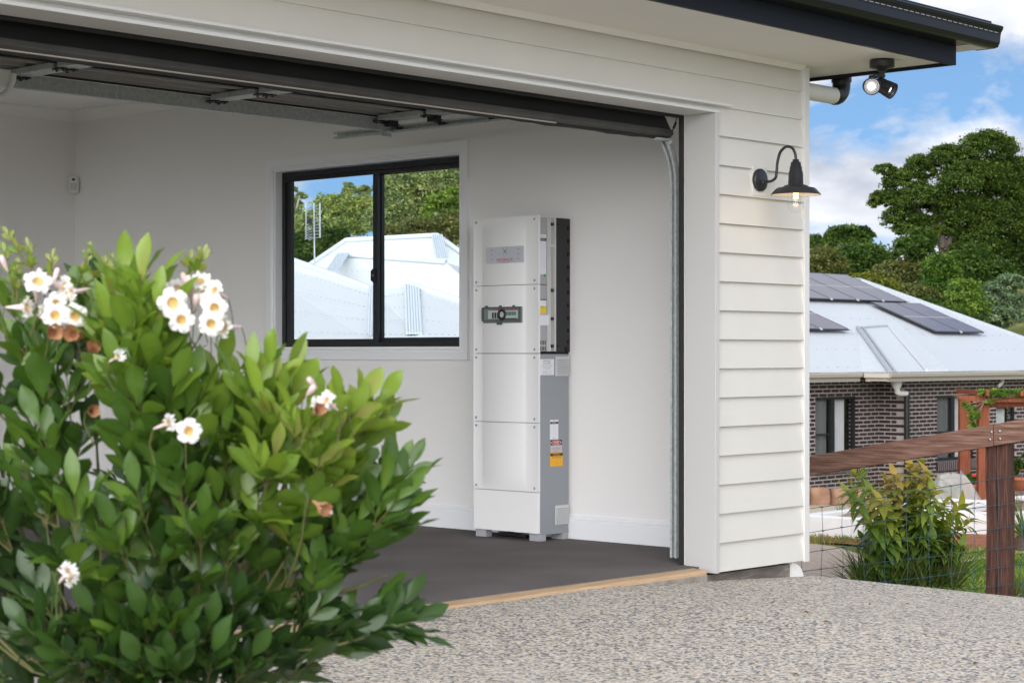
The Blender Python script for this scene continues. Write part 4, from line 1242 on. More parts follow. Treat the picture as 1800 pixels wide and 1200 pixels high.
# ------------------------------------------------------------------ twin spotlight beneath the soffit
sp = onY(1550.5, 113, 5.53); sp[2] = ZS
SL = thing('twin_spotlight', 'black twin head spotlight with one lamp glaring hung below the soffit corner', 'spotlight', sp)
mb = MB(); mb.lathe([(0.0, 0.0), (0.064, 0.0), (0.066, -0.006), (0.066, -0.040), (0.060, -0.044), (0.030, -0.050), (0.022, -0.062), (0.0, -0.062)], sp, (0, 0, 1), 32)
mb.build('base', M['lamp_black'], SL)
def to_cam(p, yaw, pitch):
    d = np.array([-p[0], -p[1], 0.0]); d /= np.linalg.norm(d)
    a = math.atan2(d[1], d[0]) + yaw
    return np.array([math.cos(a) * math.cos(pitch), math.sin(a) * math.cos(pitch), math.sin(pitch)])
M['reflector'] = mat('dark_reflector', (0.02, 0.02, 0.022), 0.45)
for (px_, py_, yaw, pit, lit, lbl) in ((1531, 152, 0.10, -0.16, 16, 'glaring lamp head aimed straight out'), (1556, 154, 1.12, -0.50, 3.0, 'lamp head turned aside and down')):
    cc = onY(px_, py_, 5.53)
    ax = to_cam(cc, yaw, pit)
    mb = MB()
    mb.lathe([(0.0, -0.062), (0.026, -0.060), (0.034, -0.050), (0.036, -0.030), (0.043, 0.010), (0.045, 0.046), (0.0455, 0.050), (0.040, 0.050), (0.036, 0.030)], cc, ax, 28)
    for h in (-0.045, -0.036, -0.027, -0.018):
        mb.lathe([(0.036, h - 0.002), (0.041, h), (0.036, h + 0.002)], cc, ax, 28)
    hdob = mb.build('lamp_head', M['lamp_black'], SL); hdob['label'] = lbl
    lm = emit_mat('spot_led', (1.0, 0.98, 0.94), lit)
    mb = MB(); mb.lathe([(0.0365, 0.026), (0.030, 0.014), (0.0, 0.010)], cc, ax, 24); mb.build('reflector', M['reflector'], hdob)
    mb = MB(); mb.lathe([(0.0, 0.030), (0.015, 0.029), (0.018, 0.022), (0.0, 0.020)], cc, ax, 24); mb.build('led', lm, hdob)
    mb = MB(); top = np.array([sp[0] + (0.012 if px_ > 1540 else -0.012), sp[1], sp[2] - 0.055])
    b_ = cc - ax * 0.03 + np.array([0, 0, 0.036])
    mb.tube([top, top + np.array([0, 0, -0.02]), (top + b_) / 2 + np.array([0, 0, -0.008]), b_ + np.array([0, 0, 0.012]), b_], [0.010, 0.008, 0.008, 0.011, 0.012], 10)
    mb.lathe([(0.0, -0.014), (0.014, -0.014), (0.014, 0.014), (0.0, 0.014)], (top + b_) / 2 + np.array([0, 0, -0.006]), np.cross(ax, UP), 14)
    mb.build('knuckle', M['lamp_black'], SL)
# ------------------------------------------------------------------ timber and wire fence
FX = 9.98
pA = onX(1415, 803, FX); pB = onX(1758, 744, FX)
slope = (pB[2] - pA[2]) / (pB[1] - pA[1])
def rail_z(Y): return pB[2] + (Y - pB[1]) * slope
rh, rt = 0.122, 0.045
FN = thing('wire_fence', 'dark red timber post and rail fence strung with square blue grey wire mesh', 'fence', (FX, pB[1], float(rail_z(pB[1]) - 1.0)))
def rail(Ya, Yb, x0):
    mb = MB()
    n = 24
    prof = [(-rt / 2, 0), (rt / 2, 0), (rt / 2, -rh), (-rt / 2, -rh)]
    V, F = [], []
    for i in range(n + 1):
        Y = Ya + (Yb - Ya) * i / n
        w = RNG.normal(0, 0.0012, 4)
        for (a, b), e in zip(prof, w): V.append((x0 + a, Y, rail_z(Y) + b + e))
    for i in range(n):
        for j in range(4): F.append((i * 4 + j, i * 4 + (j + 1) % 4, (i + 1) * 4 + (j + 1) % 4, (i + 1) * 4 + j))
    F += [(3, 2, 1, 0), (n * 4, n * 4 + 1, n * 4 + 2, n * 4 + 3)]
    mb.add(V, F)
    return mb.build('rail', M['rail_wood'], FN, bevel=0.004)
ysp = pB[1]
Yj = onX(1749, 750, FX)[1]
rail(Yj + 0.002, 9.4, FX); rail(2.2, Yj - 0.002, FX)
# bolt heads and notches at the joint
mb = MB()
for (x, y) in ((1742.5, 759), (1740, 772), (1757, 757.5), (1757.5, 771)):
    b = onX(x, y, FX - rt / 2 - 0.001)
    mb.lathe([(0.009, 0), (0.009, 0.003), (0.0, 0.005)], b, (-1, 0, 0), 10)
mb.build('bolt', M['screw'], FN)
def post(x, w, top_y, deep):
    c = onX(x, 900, FX + 0.075)
    mb = MB()
    n = 10; z1 = rail_z(c[1]) - 0.012; z0 = z1 - 1.45
    V, F = [], []
    prof = [(-0.052, -w), (-0.03, -w - 0.006), (0.04, -w + .002), (0.052, -w * .4), (0.050, w), (-0.045, w + .004), (-0.053, 0.012), (-0.044, 0.004), (-0.053, -0.008)]
    k = len(prof)
    for i in range(n + 1):
        z = z0 + (z1 - z0) * i / n
        for a, b in prof:
            V.append((c[0] + a + RNG.normal(0, .002), c[1] + b + RNG.normal(0, .002) + 0.004 * math.sin(i * .8), z))
    for i in range(n):
        for j in range(k): F.append((i * k + j, i * k + (j + 1) % k, (i + 1) * k + (j + 1) % k, (i + 1) * k + j))
    F += [tuple(range(k - 1, -1, -1)), tuple(n * k + j for j in range(k))]
    mb.add(V, F)
    return mb.build('post', M['post_wood'], FN, bevel=0.004)
post(1759, 0.068, 0, 0)
c2 = post(1240, 0.068, 0, 0)
# wire mesh in front of the posts
mb = MB()
xw = FX + 0.0
Ys, Ye = 3.2, 9.2
levels = [-0.318, -0.465, -0.592, -0.709, -0.822, -0.93, -1.03]
def wz(Y, l): return rail_z(Y) + l + 0.006 * math.sin(Y * 3.1 + l * 9)
yv = np.arange(Ys, Ye, 0.149)
for l in levels:
    mb.tube([(xw + 0.003 * math.sin(Y * 5 + l * 4), Y, wz(Y, l)) for Y in np.arange(Ys, Ye + .01, 0.149)], 0.0021, 5, caps=False)
for i, Y in enumerate(yv):
    pts = [(xw + 0.003 * math.sin(Y * 5 + l * 4) + 0.001, Y + 0.006 * math.sin(i * 2.3 + j * 1.7), wz(Y, l)) for j, l in enumerate(levels)]
    mb.tube(pts, 0.0017, 5, caps=False)
    for p in pts:
        mb.tube([(p[0], p[1] - 0.009, p[2]), (p[0], p[1] + 0.009, p[2])], 0.0042, 6)
mb.build('wire_mesh', M['wire'], FN)

# ------------------------------------------------------------------ brick house across the garden, square to the garage
EXR = (1, 0, 0)
M['brick'] = brick_mat('dark_brick', (0.022, 0.013, 0.015), (0.042, 0.027, 0.028), (0.42, 0.36, 0.34), 0.31, 0.0865, 0.013, EXR)
M['brick_side'] = brick_mat('dark_brick_return', (0.022, 0.013, 0.015), (0.042, 0.027, 0.028), (0.42, 0.36, 0.34), 0.31, 0.0865, 0.013, (0, 1, 0))
M['roof'] = corrugated_mat('pale_roof_sheet', (0.55, 0.58, 0.61), EXR, 0.19, 0.4)
M['roof_side'] = corrugated_mat('pale_roof_sheet_side', (0.60, 0.63, 0.66), (0, 1, 0), 0.19, 0.4)
M['roof_cap'] = mat('roof_capping', (0.34, 0.37, 0.40), 0.45)
M['beige'] = mat('beige_gutter_paint', (0.46, 0.42, 0.36), 0.45)
M['beige2'] = mat('beige_fascia_paint', (0.35, 0.32, 0.27), 0.5)
M['curtain'] = mat('pale_curtain', (0.55, 0.54, 0.55), 0.9, var=0.06, vscale=2)
M['curtain_dark'] = mat('grey_screen', (0.13, 0.13, 0.14), 0.6)
YA = ray(1545)[1] * 42.0; XR_ = ray(1545)[0] * 42.0            # left wall plane, return wall plane
YBk = onX(1590, 620, XR_)[1]                                   # right wall plane
def hx(x, Y): return onY(x, 620, Y)[0]
def hz(x, y, Y): return onY(x, y, Y)[2] - H
HB = thing('brick_house', 'dark brick house with pale metal hip roof across the garden', 'house', (XR_, YBk, H - 2.97))
def hmb():
    return MB().frame(np.array([0, 0, H]), (1, 0, 0), (0, 1, 0), UP)
B0, ZE = -3.05, -0.44
XE0, XE1 = XR_ - 14, XR_ + 12.5
def win_px(x0, x1, yt, ys_, Y):
    xm = (x0 + x1) / 2
    return (hx(x0, Y), hx(x1, Y), hz(xm, yt, Y), hz(xm, ys_, Y))
w1 = win_px(1433, 1506, 697, 813, YA); w2 = win_px(1647, 1713, 694, 808, YBk); w3 = win_px(1751, 1786, 713, 836, YBk)
def wall_with(mb, la, lb_, d, thick, holes):
    cur = la
    for (a, b, t, s) in holes:
        mb.box(cur, a, d, d + thick, B0, ZE)
        mb.box(a, b, d, d + thick, t, ZE); mb.box(a, b, d, d + thick, B0, s)
        cur = b
    mb.box(cur, lb_, d, d + thick, B0, ZE)
mb = hmb(); wall_with(mb, XE0, XR_ - 0.0005, YA, 0.2, [w1]); mb.build('wall', M['brick'], HB)
mb = hmb(); wall_with(mb, XR_ + 0.001, XE1, YBk, 0.2, [w2, w3]); mb.build('wall', M['brick'], HB)
mb = hmb(); mb.box(XR_, XR_ + 0.2, YBk + 0.201, YA + 0.2, B0, ZE); mb.build('wall', M['brick_side'], HB)
mb = hmb(); mb.box(XE0, XE0 + .2, YA + 0.21, YA + 11, B0, ZE); mb.box(XE1 - .2, XE1, YBk + 0.21, YA + 11, B0, ZE); mb.box(XE0 + .21, XE1 - .21, YA + 10.8, YA + 11, B0, ZE)
mb.build('wall', M['brick_side'], HB)
def house_window(w, d, split, left_dark=True):
    a, b, t, s = w
    mb = hmb(); f = 0.055
    mb.box(a, a + f, d + 0.04, d + 0.12, s, t); mb.box(b - f, b, d + 0.04, d + 0.12, s, t)
    mb.box(a + f, b - f, d + 0.04, d + 0.12, t - f, t); mb.box(a + f, b - f, d + 0.04, d + 0.12, s, s + f)
    if split:
        m_ = a + (b - a) * split; mb.box(m_ - 0.07, m_ + 0.07, d + 0.045, d + 0.115, s + f, t - f)
    if left_dark: mb.box(a + f, m_ - 0.07, d + 0.06, d + 0.10, s + (t - s) * .42, s + (t - s) * .42 + 0.04)
    w_ = mb.build('window', M['black_metal'], HB)
    mb = hmb(); mb.box(a + f, b - f, d + 0.09, d + 0.097, s + f, t - f); mb.build('pane', M['clear'], w_)
    def pleat(l0, l1, m, dd):
        n = max(12, int((l1 - l0) * 40)); pr = [(l0 + (l1 - l0) * i / n, d + dd + 0.025 * math.sin(i * 1.9)) for i in range(n + 1)]
        q = hmb(); q.strip(pr, 'z', s + f, t - f); q.build('curtain', m, w_)
    sp_ = a + (b - a) * (split or 0.0)
    if split: pleat(a + f, sp_ - 0.05, M['curtain_dark'], 0.17)
    pleat(sp_ + 0.05, b - f - 0.16, M['curtain'], 0.19)
    mb = hmb(); mb.box(a - 0.05, b + 0.4, d + 0.45, d + 0.48, s, t); mb.build('room_shade', M['hole'], w_)
    return w_
house_window(w1, YA, 0.46)
house_window(w2, YBk, 0.47)
house_window(w3, YBk, 0, False)
M['sill_brick'] = brick_mat('dark_sill_brick', (0.040, 0.026, 0.028), (0.06, 0.038, 0.038), (0.28, 0.24, 0.22), 0.086, 0.4, 0.014, EXR)
for ((a, b, t, s), d) in ((w1, YA), (w2, YBk)):
    mb = hmb(); mb.extrude([(d + 0.03, s + 0.004), (d - 0.05, s - 0.03), (d - 0.05, s - 0.22), (d - 0.002, s - 0.22), (d - 0.002, s + 0.0)], 'x', a - 0.04, b + 0.04); mb.build('sill', M['sill_brick'], HB)
# roof, 22 degrees, rising away along +Y
k_ = math.tan(math.radians(22.0)); e1, e2 = YA - 0.45, YBk - 0.45; ze = -0.405
def mz(Y): return ze + k_ * (Y - e1)
def main_pt(x, y, off=0.0):
    s = (620 - y) / FL; r = ray(x); d = (ze - k_ * e1) / (s - k_ * r[1])
    return (r[0] * d, r[1] * d, s * d + off)
def ev(x, Y): return (hx(x, Y), Y, ze)
R0 = main_pt(1512, 492); R1 = (XE0 + 3, R0[1], R0[2])
P2 = main_pt(1567, 573); P1 = main_pt(1507, 577)
P4, P3 = ev(1562, e2), ev(1640, e2)
P5 = main_pt(1800, 651.5)
CO = ev(1950, e2); CO1 = ev(1950, e1)
mb = hmb()
mb.add([R1, R0, CO1, (XE0, e1, ze)], [(0, 3, 2, 1)])
mb.add([P5, (P5[0], e2, ze), CO, CO1], [(0, 1, 2, 3)])
mb.add([R0, CO1, CO, (CO[0] + 1, R0[1] + 8, ze), R1, (XE0, R0[1] + 8, ze)], [(0, 1, 2, 3), (4, 0, 3, 5)])
rf = mb.build('roof', M['roof'], HB)
mb = hmb(); mb.add([P1, P2, P3, P4, (P4[0], e1, ze)], [(0, 3, 2, 1), (0, 4, 3)]); mb.build('wing_roof', M['roof'], HB)
mb = hmb(); mb.add([P2, P3, (P5[0], e2, ze), P5], [(0, 1, 2), (0, 2, 3)]); mb.build('wing_roof', M['roof'], HB)
def lift(p, h, dl=0.0): return (p[0] + dl, p[1], p[2] + h)
def cap(pts, r=0.06, nm='capping'):
    mb = hmb(); mb.tube(pts, r, 6)
    return mb.build(nm, M['roof_cap'], HB)
cap([R1, R0], 0.06); cap([R0, CO1], 0.06); cap([P1, P2], 0.045); cap([P2, P5], 0.055)
mb = hmb()
for dl in np.linspace(-0.25, 0.55, 8):
    mb.tube([lift(P2, 0.02, dl * 0.6), lift(P3, 0.03, dl)], 0.04, 6)
mb.build('hip_band', M['roof'], HB)
mb = hmb(); mb.tube([lift(P1, .03), lift(P4, .03)], 0.04, 6); mb.tube([lift(P1, .03, .24), lift(P4, .03, .24)], 0.03, 6); mb.build('valley_gutter', M['roof_cap'], HB)
def eave(la, lb_, d):
    mb = hmb(); mb.extrude([(d + 0.06, ze - 0.015), (d - 0.06, ze - 0.015), (d - 0.075, ze - 0.03), (d - 0.055, ze - 0.10), (d - 0.03, ze - 0.115), (d + 0.06, ze - 0.115)], 'x', la, lb_)
    mb.build('gutter', M['beige'], HB)
    mb = hmb(); mb.box(la, lb_, d + 0.0, d + 0.03, ze - 0.20, ze - 0.116); mb.box(la, lb_, d + 0.031, d + 0.44, ze - 0.20, ze - 0.188); mb.build('fascia', M['beige2'], HB)
eave(XE0, P4[0] - 0.08, e1); eave(P4[0], CO[0], e2)
mb = hmb(); mb.box(P4[0] - 0.07, P4[0] - 0.0005, e2 - 0.06, e1 - 0.08, ze - 0.115, ze - 0.015); mb.box(P4[0], P4[0] + 0.03, e2 + 0.031, e1 - 0.08, ze - 0.20, ze - 0.116); mb.build('gutter', M['beige'], HB)
# rain head and downpipe
dd = YBk - 0.14
def q(x, y): p = onY(x, y, dd); return (p[0], p[1], p[2] - H)
a = q(1576, 676)
mb = hmb()
mb.lathe([(0.06, -0.10), (0.11, -0.02), (0.115, 0.05), (0.115, 0.10), (0.09, 0.10), (0.08, 0.0)], a, (0, 0, 1), 16)
mb.tube([q(1577, 682), q(1577, 689), q(1582, 691.5), q(1593, 691.5)], 0.06, 10)
mb.build('rain_head', M['pvc'], HB)
mb = hmb(); p = q(1594, 689); mb.tube([p, (p[0], dd, B0)], 0.062, 12); mb.build('downpipe', M['pvc_black'], HB)
mb = hmb(); p = q(1762, 672); mb.tube([(p[0], dd, ze - 0.1), (p[0], dd, p[2]), (p[0] - 0.12, dd + .05, p[2] - 0.1)], 0.045, 8); mb.build('rain_pipe', M['pvc'], HB)

# rows of roof screws
mb = hmb()
for r_ in range(7):
    Y = e1 + 0.25 + r_ * 0.92
    for k in range(70):
        X = hx(1400, Y) + k * 0.38
        if X > R0[0] + (CO1[0] - R0[0]) * (R0[1] - Y) / (R0[1] - CO1[1]) - .1: break
        mb.box(X - .014, X + .014, Y - .014, Y + .014, mz(Y) + 0.002, mz(Y) + 0.012)
mb.build('roof_screws', M['roof_cap'], HB)
# solar panels lying above the roof slope: one built, the rest copied
def solar_mat():
    m = bpy.data.materials.new('solar_cells'); m.use_nodes = True
    N, L = m.node_tree.nodes, m.node_tree.links
    p = N['Principled BSDF']; p.inputs['Roughness'].default_value = 0.16; p.inputs['Specular IOR Level'].default_value = 0.55
    tc = N.new('ShaderNodeTexCoord'); b = N.new('ShaderNodeTexBrick'); b.offset = 0
    b.inputs['Color1'].default_value = (0.060, 0.052, 0.082, 1); b.inputs['Color2'].default_value = (0.085, 0.068, 0.095, 1); b.inputs['Mortar'].default_value = (0.16, 0.15, 0.19, 1)
    b.inputs['Scale'].default_value = 1; b.inputs['Brick Width'].default_value = 0.165; b.inputs['Row Height'].default_value = 0.09; b.inputs['Mortar Size'].default_value = 0.004
    L.new(tc.outputs['Object'], b.inputs['Vector']); L.new(b.outputs['Color'], p.inputs['Base Color'])
    return m
M['solar'] = solar_mat()
ex_w = np.array([1.0, 0, 0]); ey_w = np.array([0, math.cos(math.radians(22)), math.sin(math.radians(22))]); ez_w = np.cross(ex_w, ey_w)
def corner(x, y):
    p = main_pt(x, y, 0.12); return np.array([p[0], p[1], p[2] + H])
topc, lowc, ric = corner(1596, 538.5), corner(1494, 588), corner(1731, 592)
PH = (main_pt(1507, 491)[1] - main_pt(1596, 538)[1]) / math.cos(math.radians(22))
PW = (topc[0] - corner(1556, 538.5)[0])
def panel_proto():
    root = thing('solar_panel', 'x', 'solar panel', (0, 0, 0), 'solar panels on the pale metal roof')
    mb = MB(); mb.box(0.012, PW - 0.012, 0.012, PH - 0.012, -0.02, 0.0); mb.build('cells', M['solar'], root)
    mb = MB(); mb.box(0.012, PW - 0.012, PH / 2 - 0.014, PH / 2 + 0.014, 0.0005, 0.002); mb.build('bus_bar', M['paper_grey'], root)
    mb = MB(); mb.box(0, 0.0115, 0, PH, -0.03, 0.004); mb.box(PW - 0.0115, PW, 0, PH, -0.03, 0.004); mb.box(0.012, PW - 0.012, 0, 0.0115, -0.03, 0.004); mb.box(0.012, PW - 0.012, PH - 0.0115, PH, -0.03, 0.004)
    mb.build('frame', M['ink'], root)
    mb = MB(); mb.box(PW - 0.03, PW + 0.03, -0.03, 0.04, -0.02, 0.012); mb.build('clamp', M['cab_alu'], root)
    return root
proto = panel_proto()
spots = [(topc - ex_w * (PW * (c + 1)), 'top') for c in range(6)] + [(lowc - ex_w * (PW * (c + 1)), 'low') for c in range(3)] + [(ric - ex_w * (PW * (c + 1)), 'right') for c in range(2)]
def lab(kind, c):
    o = ['first', 'second', 'third', 'fourth', 'fifth', 'sixth', 'seventh'][c]
    if kind == 'top': return f'dark solar panel in the ridge row on the pale roof, {o} from its hip end'
    if kind == 'low': return f'dark solar panel of the low row nearest the gutter, {o} from its open end'
    return f'dark solar panel of the stepped pair beside the roof hip, {o} from the hip'
cnt = {}
for i, (at, kind) in enumerate(spots):
    c = cnt.get(kind, 0); cnt[kind] = c + 1
    if i == 0:
        r = proto
    else:
        r = proto.copy(); COL.objects.link(r)
        for ch in list(proto.children):
            n = ch.copy(); COL.objects.link(n); n.parent = r
    r['label'] = lab(kind, c)
    mw = Matrix.Identity(4)
    for a in range(3):
        mw[a][0], mw[a][1], mw[a][2], mw[a][3] = ex_w[a], ey_w[a], ez_w[a], at[a]
    r.matrix_world = mw

def hmb():
    return MB().frame(np.array([0, 0, H]), RT, FW, UP)
def lift(p, h, dl=0.0): return (p[0] + dl, p[1], p[2] + h)
# ------------------------------------------------------------------ pale roofed house seen through the garage window
M['roof2'] = corrugated_mat('white_roof_sheet', (0.58, 0.61, 0.63), tuple(RT * .8 + FW * .6), 0.09, 0.42, k=0.05)
M['cap2'] = mat('white_roof_capping', (0.60, 0.66, 0.71), 0.45)
hp = LD(lx(650, 31), 31, -2.97)
H2 = thing('white_roofed_house', 'house with broad white corrugated hip roof seen through the garage window', 'house', hp)
def rp(x, y, d): return (lx(x, d), d, (620 - y) / FL * d)
A1, A2 = rp(609, 423, 33), rp(768, 414.5, 32)
zlow = -0.75
def down(l, d, z): return (l, d, z)
mb = hmb()
AL, AR = (A1[0] - 3.3, 29.2, zlow), (A2[0] + 3.6, 28.6, zlow)
ABL, ABR = (A1[0] - 3.3, 36.5, zlow), (A2[0] + 3.6, 36.0, zlow)
mb.add([A1, A2, AL, AR, ABL, ABR], [(0, 2, 3, 1), (1, 3, 5), (0, 1, 5, 4), (0, 4, 2)])
mb.build('roof', M['roof2'], H2)
# middle hip
B1, B2 = rp(606, 449, 30.0), rp(784, 462, 29.0)
mb = hmb()
BL, BR = (B1[0] - 2.4, 27.2, -0.9), (B2[0] + 2.6, 26.4, -0.9)
BBL, BBR = (B1[0] - .4, 31.5, B1[2] - .2), (B2[0] + 1.0, 31.0, B2[2] - .2)
mb.add([B1, B2, BL, BR, BBL, BBR], [(0, 2, 3, 1), (1, 3, 5), (0, 1, 5, 4), (0, 4, 2)])
mb.build('roof', M['roof2'], H2)
# near hips
C0, C1 = rp(500, 454, 28.0), rp(652, 509, 26.0)
mb = hmb()
mb.add([C0, C1, rp(651, 600, 23.5), rp(420, 600, 23.5), rp(420, 455, 28.5)], [(0, 4, 3, 2, 1)])
mb.build('roof', M['roof2'], H2)
D1_, D2_ = rp(660, 513, 26.0), rp(724, 504, 25.5)
mb = hmb()
D3 = rp(860, 546, 24.5)
mb.add([D1_, D2_, rp(741, 600, 23.0), rp(652, 600, 23.2)], [(0, 3, 2, 1)])
mb.add([D2_, D3, rp(900, 600, 23.0), rp(741, 600, 23.0)], [(0, 3, 2, 1)])
mb.build('roof', M['roof2'], H2)
mb = hmb(); mb.box(A1[0] - 2.8, A2[0] + 3.0, 30.0, 35.5, -2.97, zlow); mb.box(lx(450, 24.6), lx(840, 24.6), 24.6, 30, -2.97, -1.2); mb.build('wall', M['beige'], H2)
mb = hmb(); mb.box(lx(420, 23.4), lx(900, 23.4), 23.3, 23.5, (620 - 604) / FL * 23.4 - 0.10, (620 - 604) / FL * 23.4 + 0.06); mb.build('gutter', M['beige'], H2)
mb = hmb()
def screw_rows(quad_, rows, n):
    a, b, c, d = [np.array(p) for p in quad_]     # ridge a-b, eave d-c
    for i in range(rows):
        v = (i + .5) / rows
        for k in range(n):
            u = (k + .5) / n; p = (a * (1 - u) + b * u) * (1 - v) + (d * (1 - u) + c * u) * v
            mb.box(p[0] - .009, p[0] + .009, p[1] - .009, p[1] + .009, p[2] + .002, p[2] + .009)
screw_rows((C0, C1, rp(651, 600, 23.5), rp(420, 600, 23.5)), 4, 22)
screw_rows((D2_, D3, rp(900, 600, 23.0), rp(741, 600, 23.0)), 4, 14)
screw_rows((D1_, D2_, rp(741, 600, 23.0), rp(652, 600, 23.2)), 4, 9)
screw_rows((B1, B2, BR, BL), 5, 24)
screw_rows((A1, A2, AR, AL), 5, 22)
mb.build('roof_screws', M['roof_cap'], H2)
def cap2(pts, r=0.05, off=0.01):
    mb = hmb(); mb.tube([(p[0], p[1], p[2] + off) for p in pts], r, 6); mb.build('capping', M['cap2'], H2)
cap2([A1, A2], 0.045); cap2([A1, AL], 0.045); cap2([A2, AR], 0.045)
cap2([B1, B2], 0.045); cap2([C0, C1], 0.05); cap2([D1_, D2_], 0.045); cap2([D2_, D3], 0.05)
# wide hip cappings seen end on: bands of ribs
def band(p, q, w, n=6, off=0.03):
    mb = hmb()
    for i in range(n):
        s = (i / (n - 1) - 0.5) * w
        mb.tube([(p[0] + s, p[1], p[2] + off), (q[0] + s, q[1], q[2] + off)], w / n * 0.62, 6)
    mb.build('hip_band', M['cap2'], H2)
band(rp(768, 416, 31.9), rp(778, 459, 29.2), 0.16)
band(rp(603, 449, 29.9), rp(583, 480, 28.4), 0.16)
band(D2_, rp(728, 590, 23.3), 0.17)
band(rp(655, 511, 25.9), rp(652, 590, 23.4), 0.06, 3)

# ------------------------------------------------------------------ television aerial on that roof
at_ = P(553, 462, 31.0)
AN = thing('tv_aerial', 'grey television aerial with two stacked element arrays on a thin mast', 'aerial', at_)
M['alu'] = mat('aerial_aluminium', (0.46, 0.49, 0.51), 0.35, metal=0.5)
def apt(x, y, dd=0.0): return P(x, y, 31.0 + dd)
mb = MB(); mb.tube([apt(553, 462), apt(552, 357)], 0.012, 8); mb.build('mast', M['alu'], AN)
mb = MB()
for k in range(11):
    y = 362 + k * 5.6
    mb.tube([apt(551, y, -0.1), apt(562, y - 1.0, 0.2)], 0.006, 6)
mb.tube([apt(562.5, 357, .2), apt(562.5, 418, .2)], 0.014, 6)
mb.build('reflector_grid', M['alu'], AN)
mb = MB()
mb.tube([apt(538, 358, -.2), apt(538, 420, -.2)], 0.007, 6)
for k in range(6):
    y = 398 + k * 4.4; mb.tube([apt(536, y + 1, -.25), apt(540, y - 3, -.2), apt(545, y + 2, -.1), apt(549, y - 1, 0)], 0.006, 6)
for k in range(4):
    y = 360 + k * 9; mb.tube([apt(538, y, -.2), apt(549, y + 1, 0)], 0.004, 6)
mb.tube([apt(538, 420, -.2), apt(553, 417, 0)], 0.006, 6)
mb.build('element_array', M['alu'], AN)
mb = MB(); p = apt(543.5, 389, -.12); mb.box(p[0] - .03, p[0] + .03, p[1] - .03, p[1] + .03, p[2] - .035, p[2] + .035); mb.build('junction_box', M['ink'], AN)

# ------------------------------------------------------------------ garden between
M['white_wall'] = mat('white_edging_paint', (0.72, 0.715, 0.70), 0.7, var=0.09, vscale=2.5)
def bed(name, label, corner_px, wx, wy, hgt):
    c = TP(*corner_px); ztop = c[2] + hgt; w = 0.12; zb = c[2] - 0.9
    t = thing(name, label, 'garden bed', c)
    x0, y0 = c[0], c[1]; x1, y1 = x0 + wx, y0 + wy
    mb = MB()
    mb.box(x0, x1, y0, y0 + w, zb, ztop); mb.box(x0, x1, y1 - w, y1, zb, ztop)
    mb.box(x0, x0 + w, y0 + w, y1 - w, zb, ztop); mb.box(x1 - w, x1, y0 + w, y1 - w, zb, ztop)
    mb.build('edging', M['white_wall'], t, bevel=0.015)
    n = 20; V, F = [], []
    for i in range(n + 1):
        for j in range(n + 1):
            V.append((x0 + w + (wx - 2 * w) * i / n, y0 + w + (wy - 2 * w) * j / n, ztop - 0.05 + 0.035 * math.sin(i * 1.3 + j) * math.cos(j * .9)))
    for i in range(n):
        for j in range(n): F.append((i * (n + 1) + j, (i + 1) * (n + 1) + j, (i + 1) * (n + 1) + j + 1, i * (n + 1) + j + 1))
    raw_object('soil', V, np.array(F), M['bed_soil'], t, smooth=True)
    return t
bed('garden_bed', 'white edged bare garden bed in front of the sandstone boulders', (1512, 950), 3.2, 0.80, 0.235)
bed('garden_bed', 'white edged garden bed carrying the netted frame beyond the fence post', (1772, 943), 4.5, 1.25, 0.25)
# sandstone boulders
M['sandstone'] = ramp_mat('sandstone', [(0.3, (0.20, 0.11, 0.07)), (0.5, (0.34, 0.20, 0.13)), (0.7, (0.42, 0.29, 0.20))], 2.2, rough=0.9, bump=0.6, bdist=0.05)
def boulder(x0, x1, y0, y1, d, label):
    c = P((x0 + x1) / 2, y1, d); w = (x1 - x0) / FL * d; h = (y1 - y0) / FL * d
    n = 7; V, F = [], []
    rs = np.random.default_rng(int(x0))
    me = bpy.data.meshes.new('b')
    import bmesh
    bm = bmesh.new(); bmesh.ops.create_cube(bm, size=1.0); bmesh.ops.subdivide_edges(bm, edges=bm.edges[:], cuts=4, use_grid_fill=True)
    for v in bm.verts:
        p = v.co; r = (abs(p.x * 2) ** 6 + abs(p.y * 2) ** 6 + abs(p.z * 2) ** 6) ** (1 / 6)
        k = 1 / max(r, 1e-6) * max(abs(p.x * 2), abs(p.y * 2), abs(p.z * 2))
        v.co = Vector((p.x * k + rs.normal(0, .018), p.y * k + rs.normal(0, .018), p.z * k + rs.normal(0, .014)))
    Vv = [c + RT * (v.co.x * w) + FW * (v.co.y * w * 0.9) + UP * ((v.co.z + 0.46) * h) for v in bm.verts]
    bm.verts.index_update()
    Ff = [tuple(v.index for v in f.verts) for f in bm.faces]; bm.free()
    o = raw_object('boulder', Vv, Ff, M['sandstone'], loc=c, smooth=True)
    b = o.modifiers.new('subsurf', 'SUBSURF'); b.levels = 1; b.render_levels = 1
    return setp(o, label, 'boulder', 'sandstone boulders below the brick wall')
boulder(1385, 1419, 853, 889, 37.4, 'sandstone boulder half hidden by the garage corner')
boulder(1420, 1459, 854, 889, 37.6, 'squarish orange sandstone boulder, second from the garage corner')
boulder(1460, 1500, 856, 890, 37.5, 'brown sandstone boulder beside the leafy shrub, third from the garage corner')
boulder(1501, 1545, 858, 892, 37.3, 'sandstone boulder behind the leafy shrub')
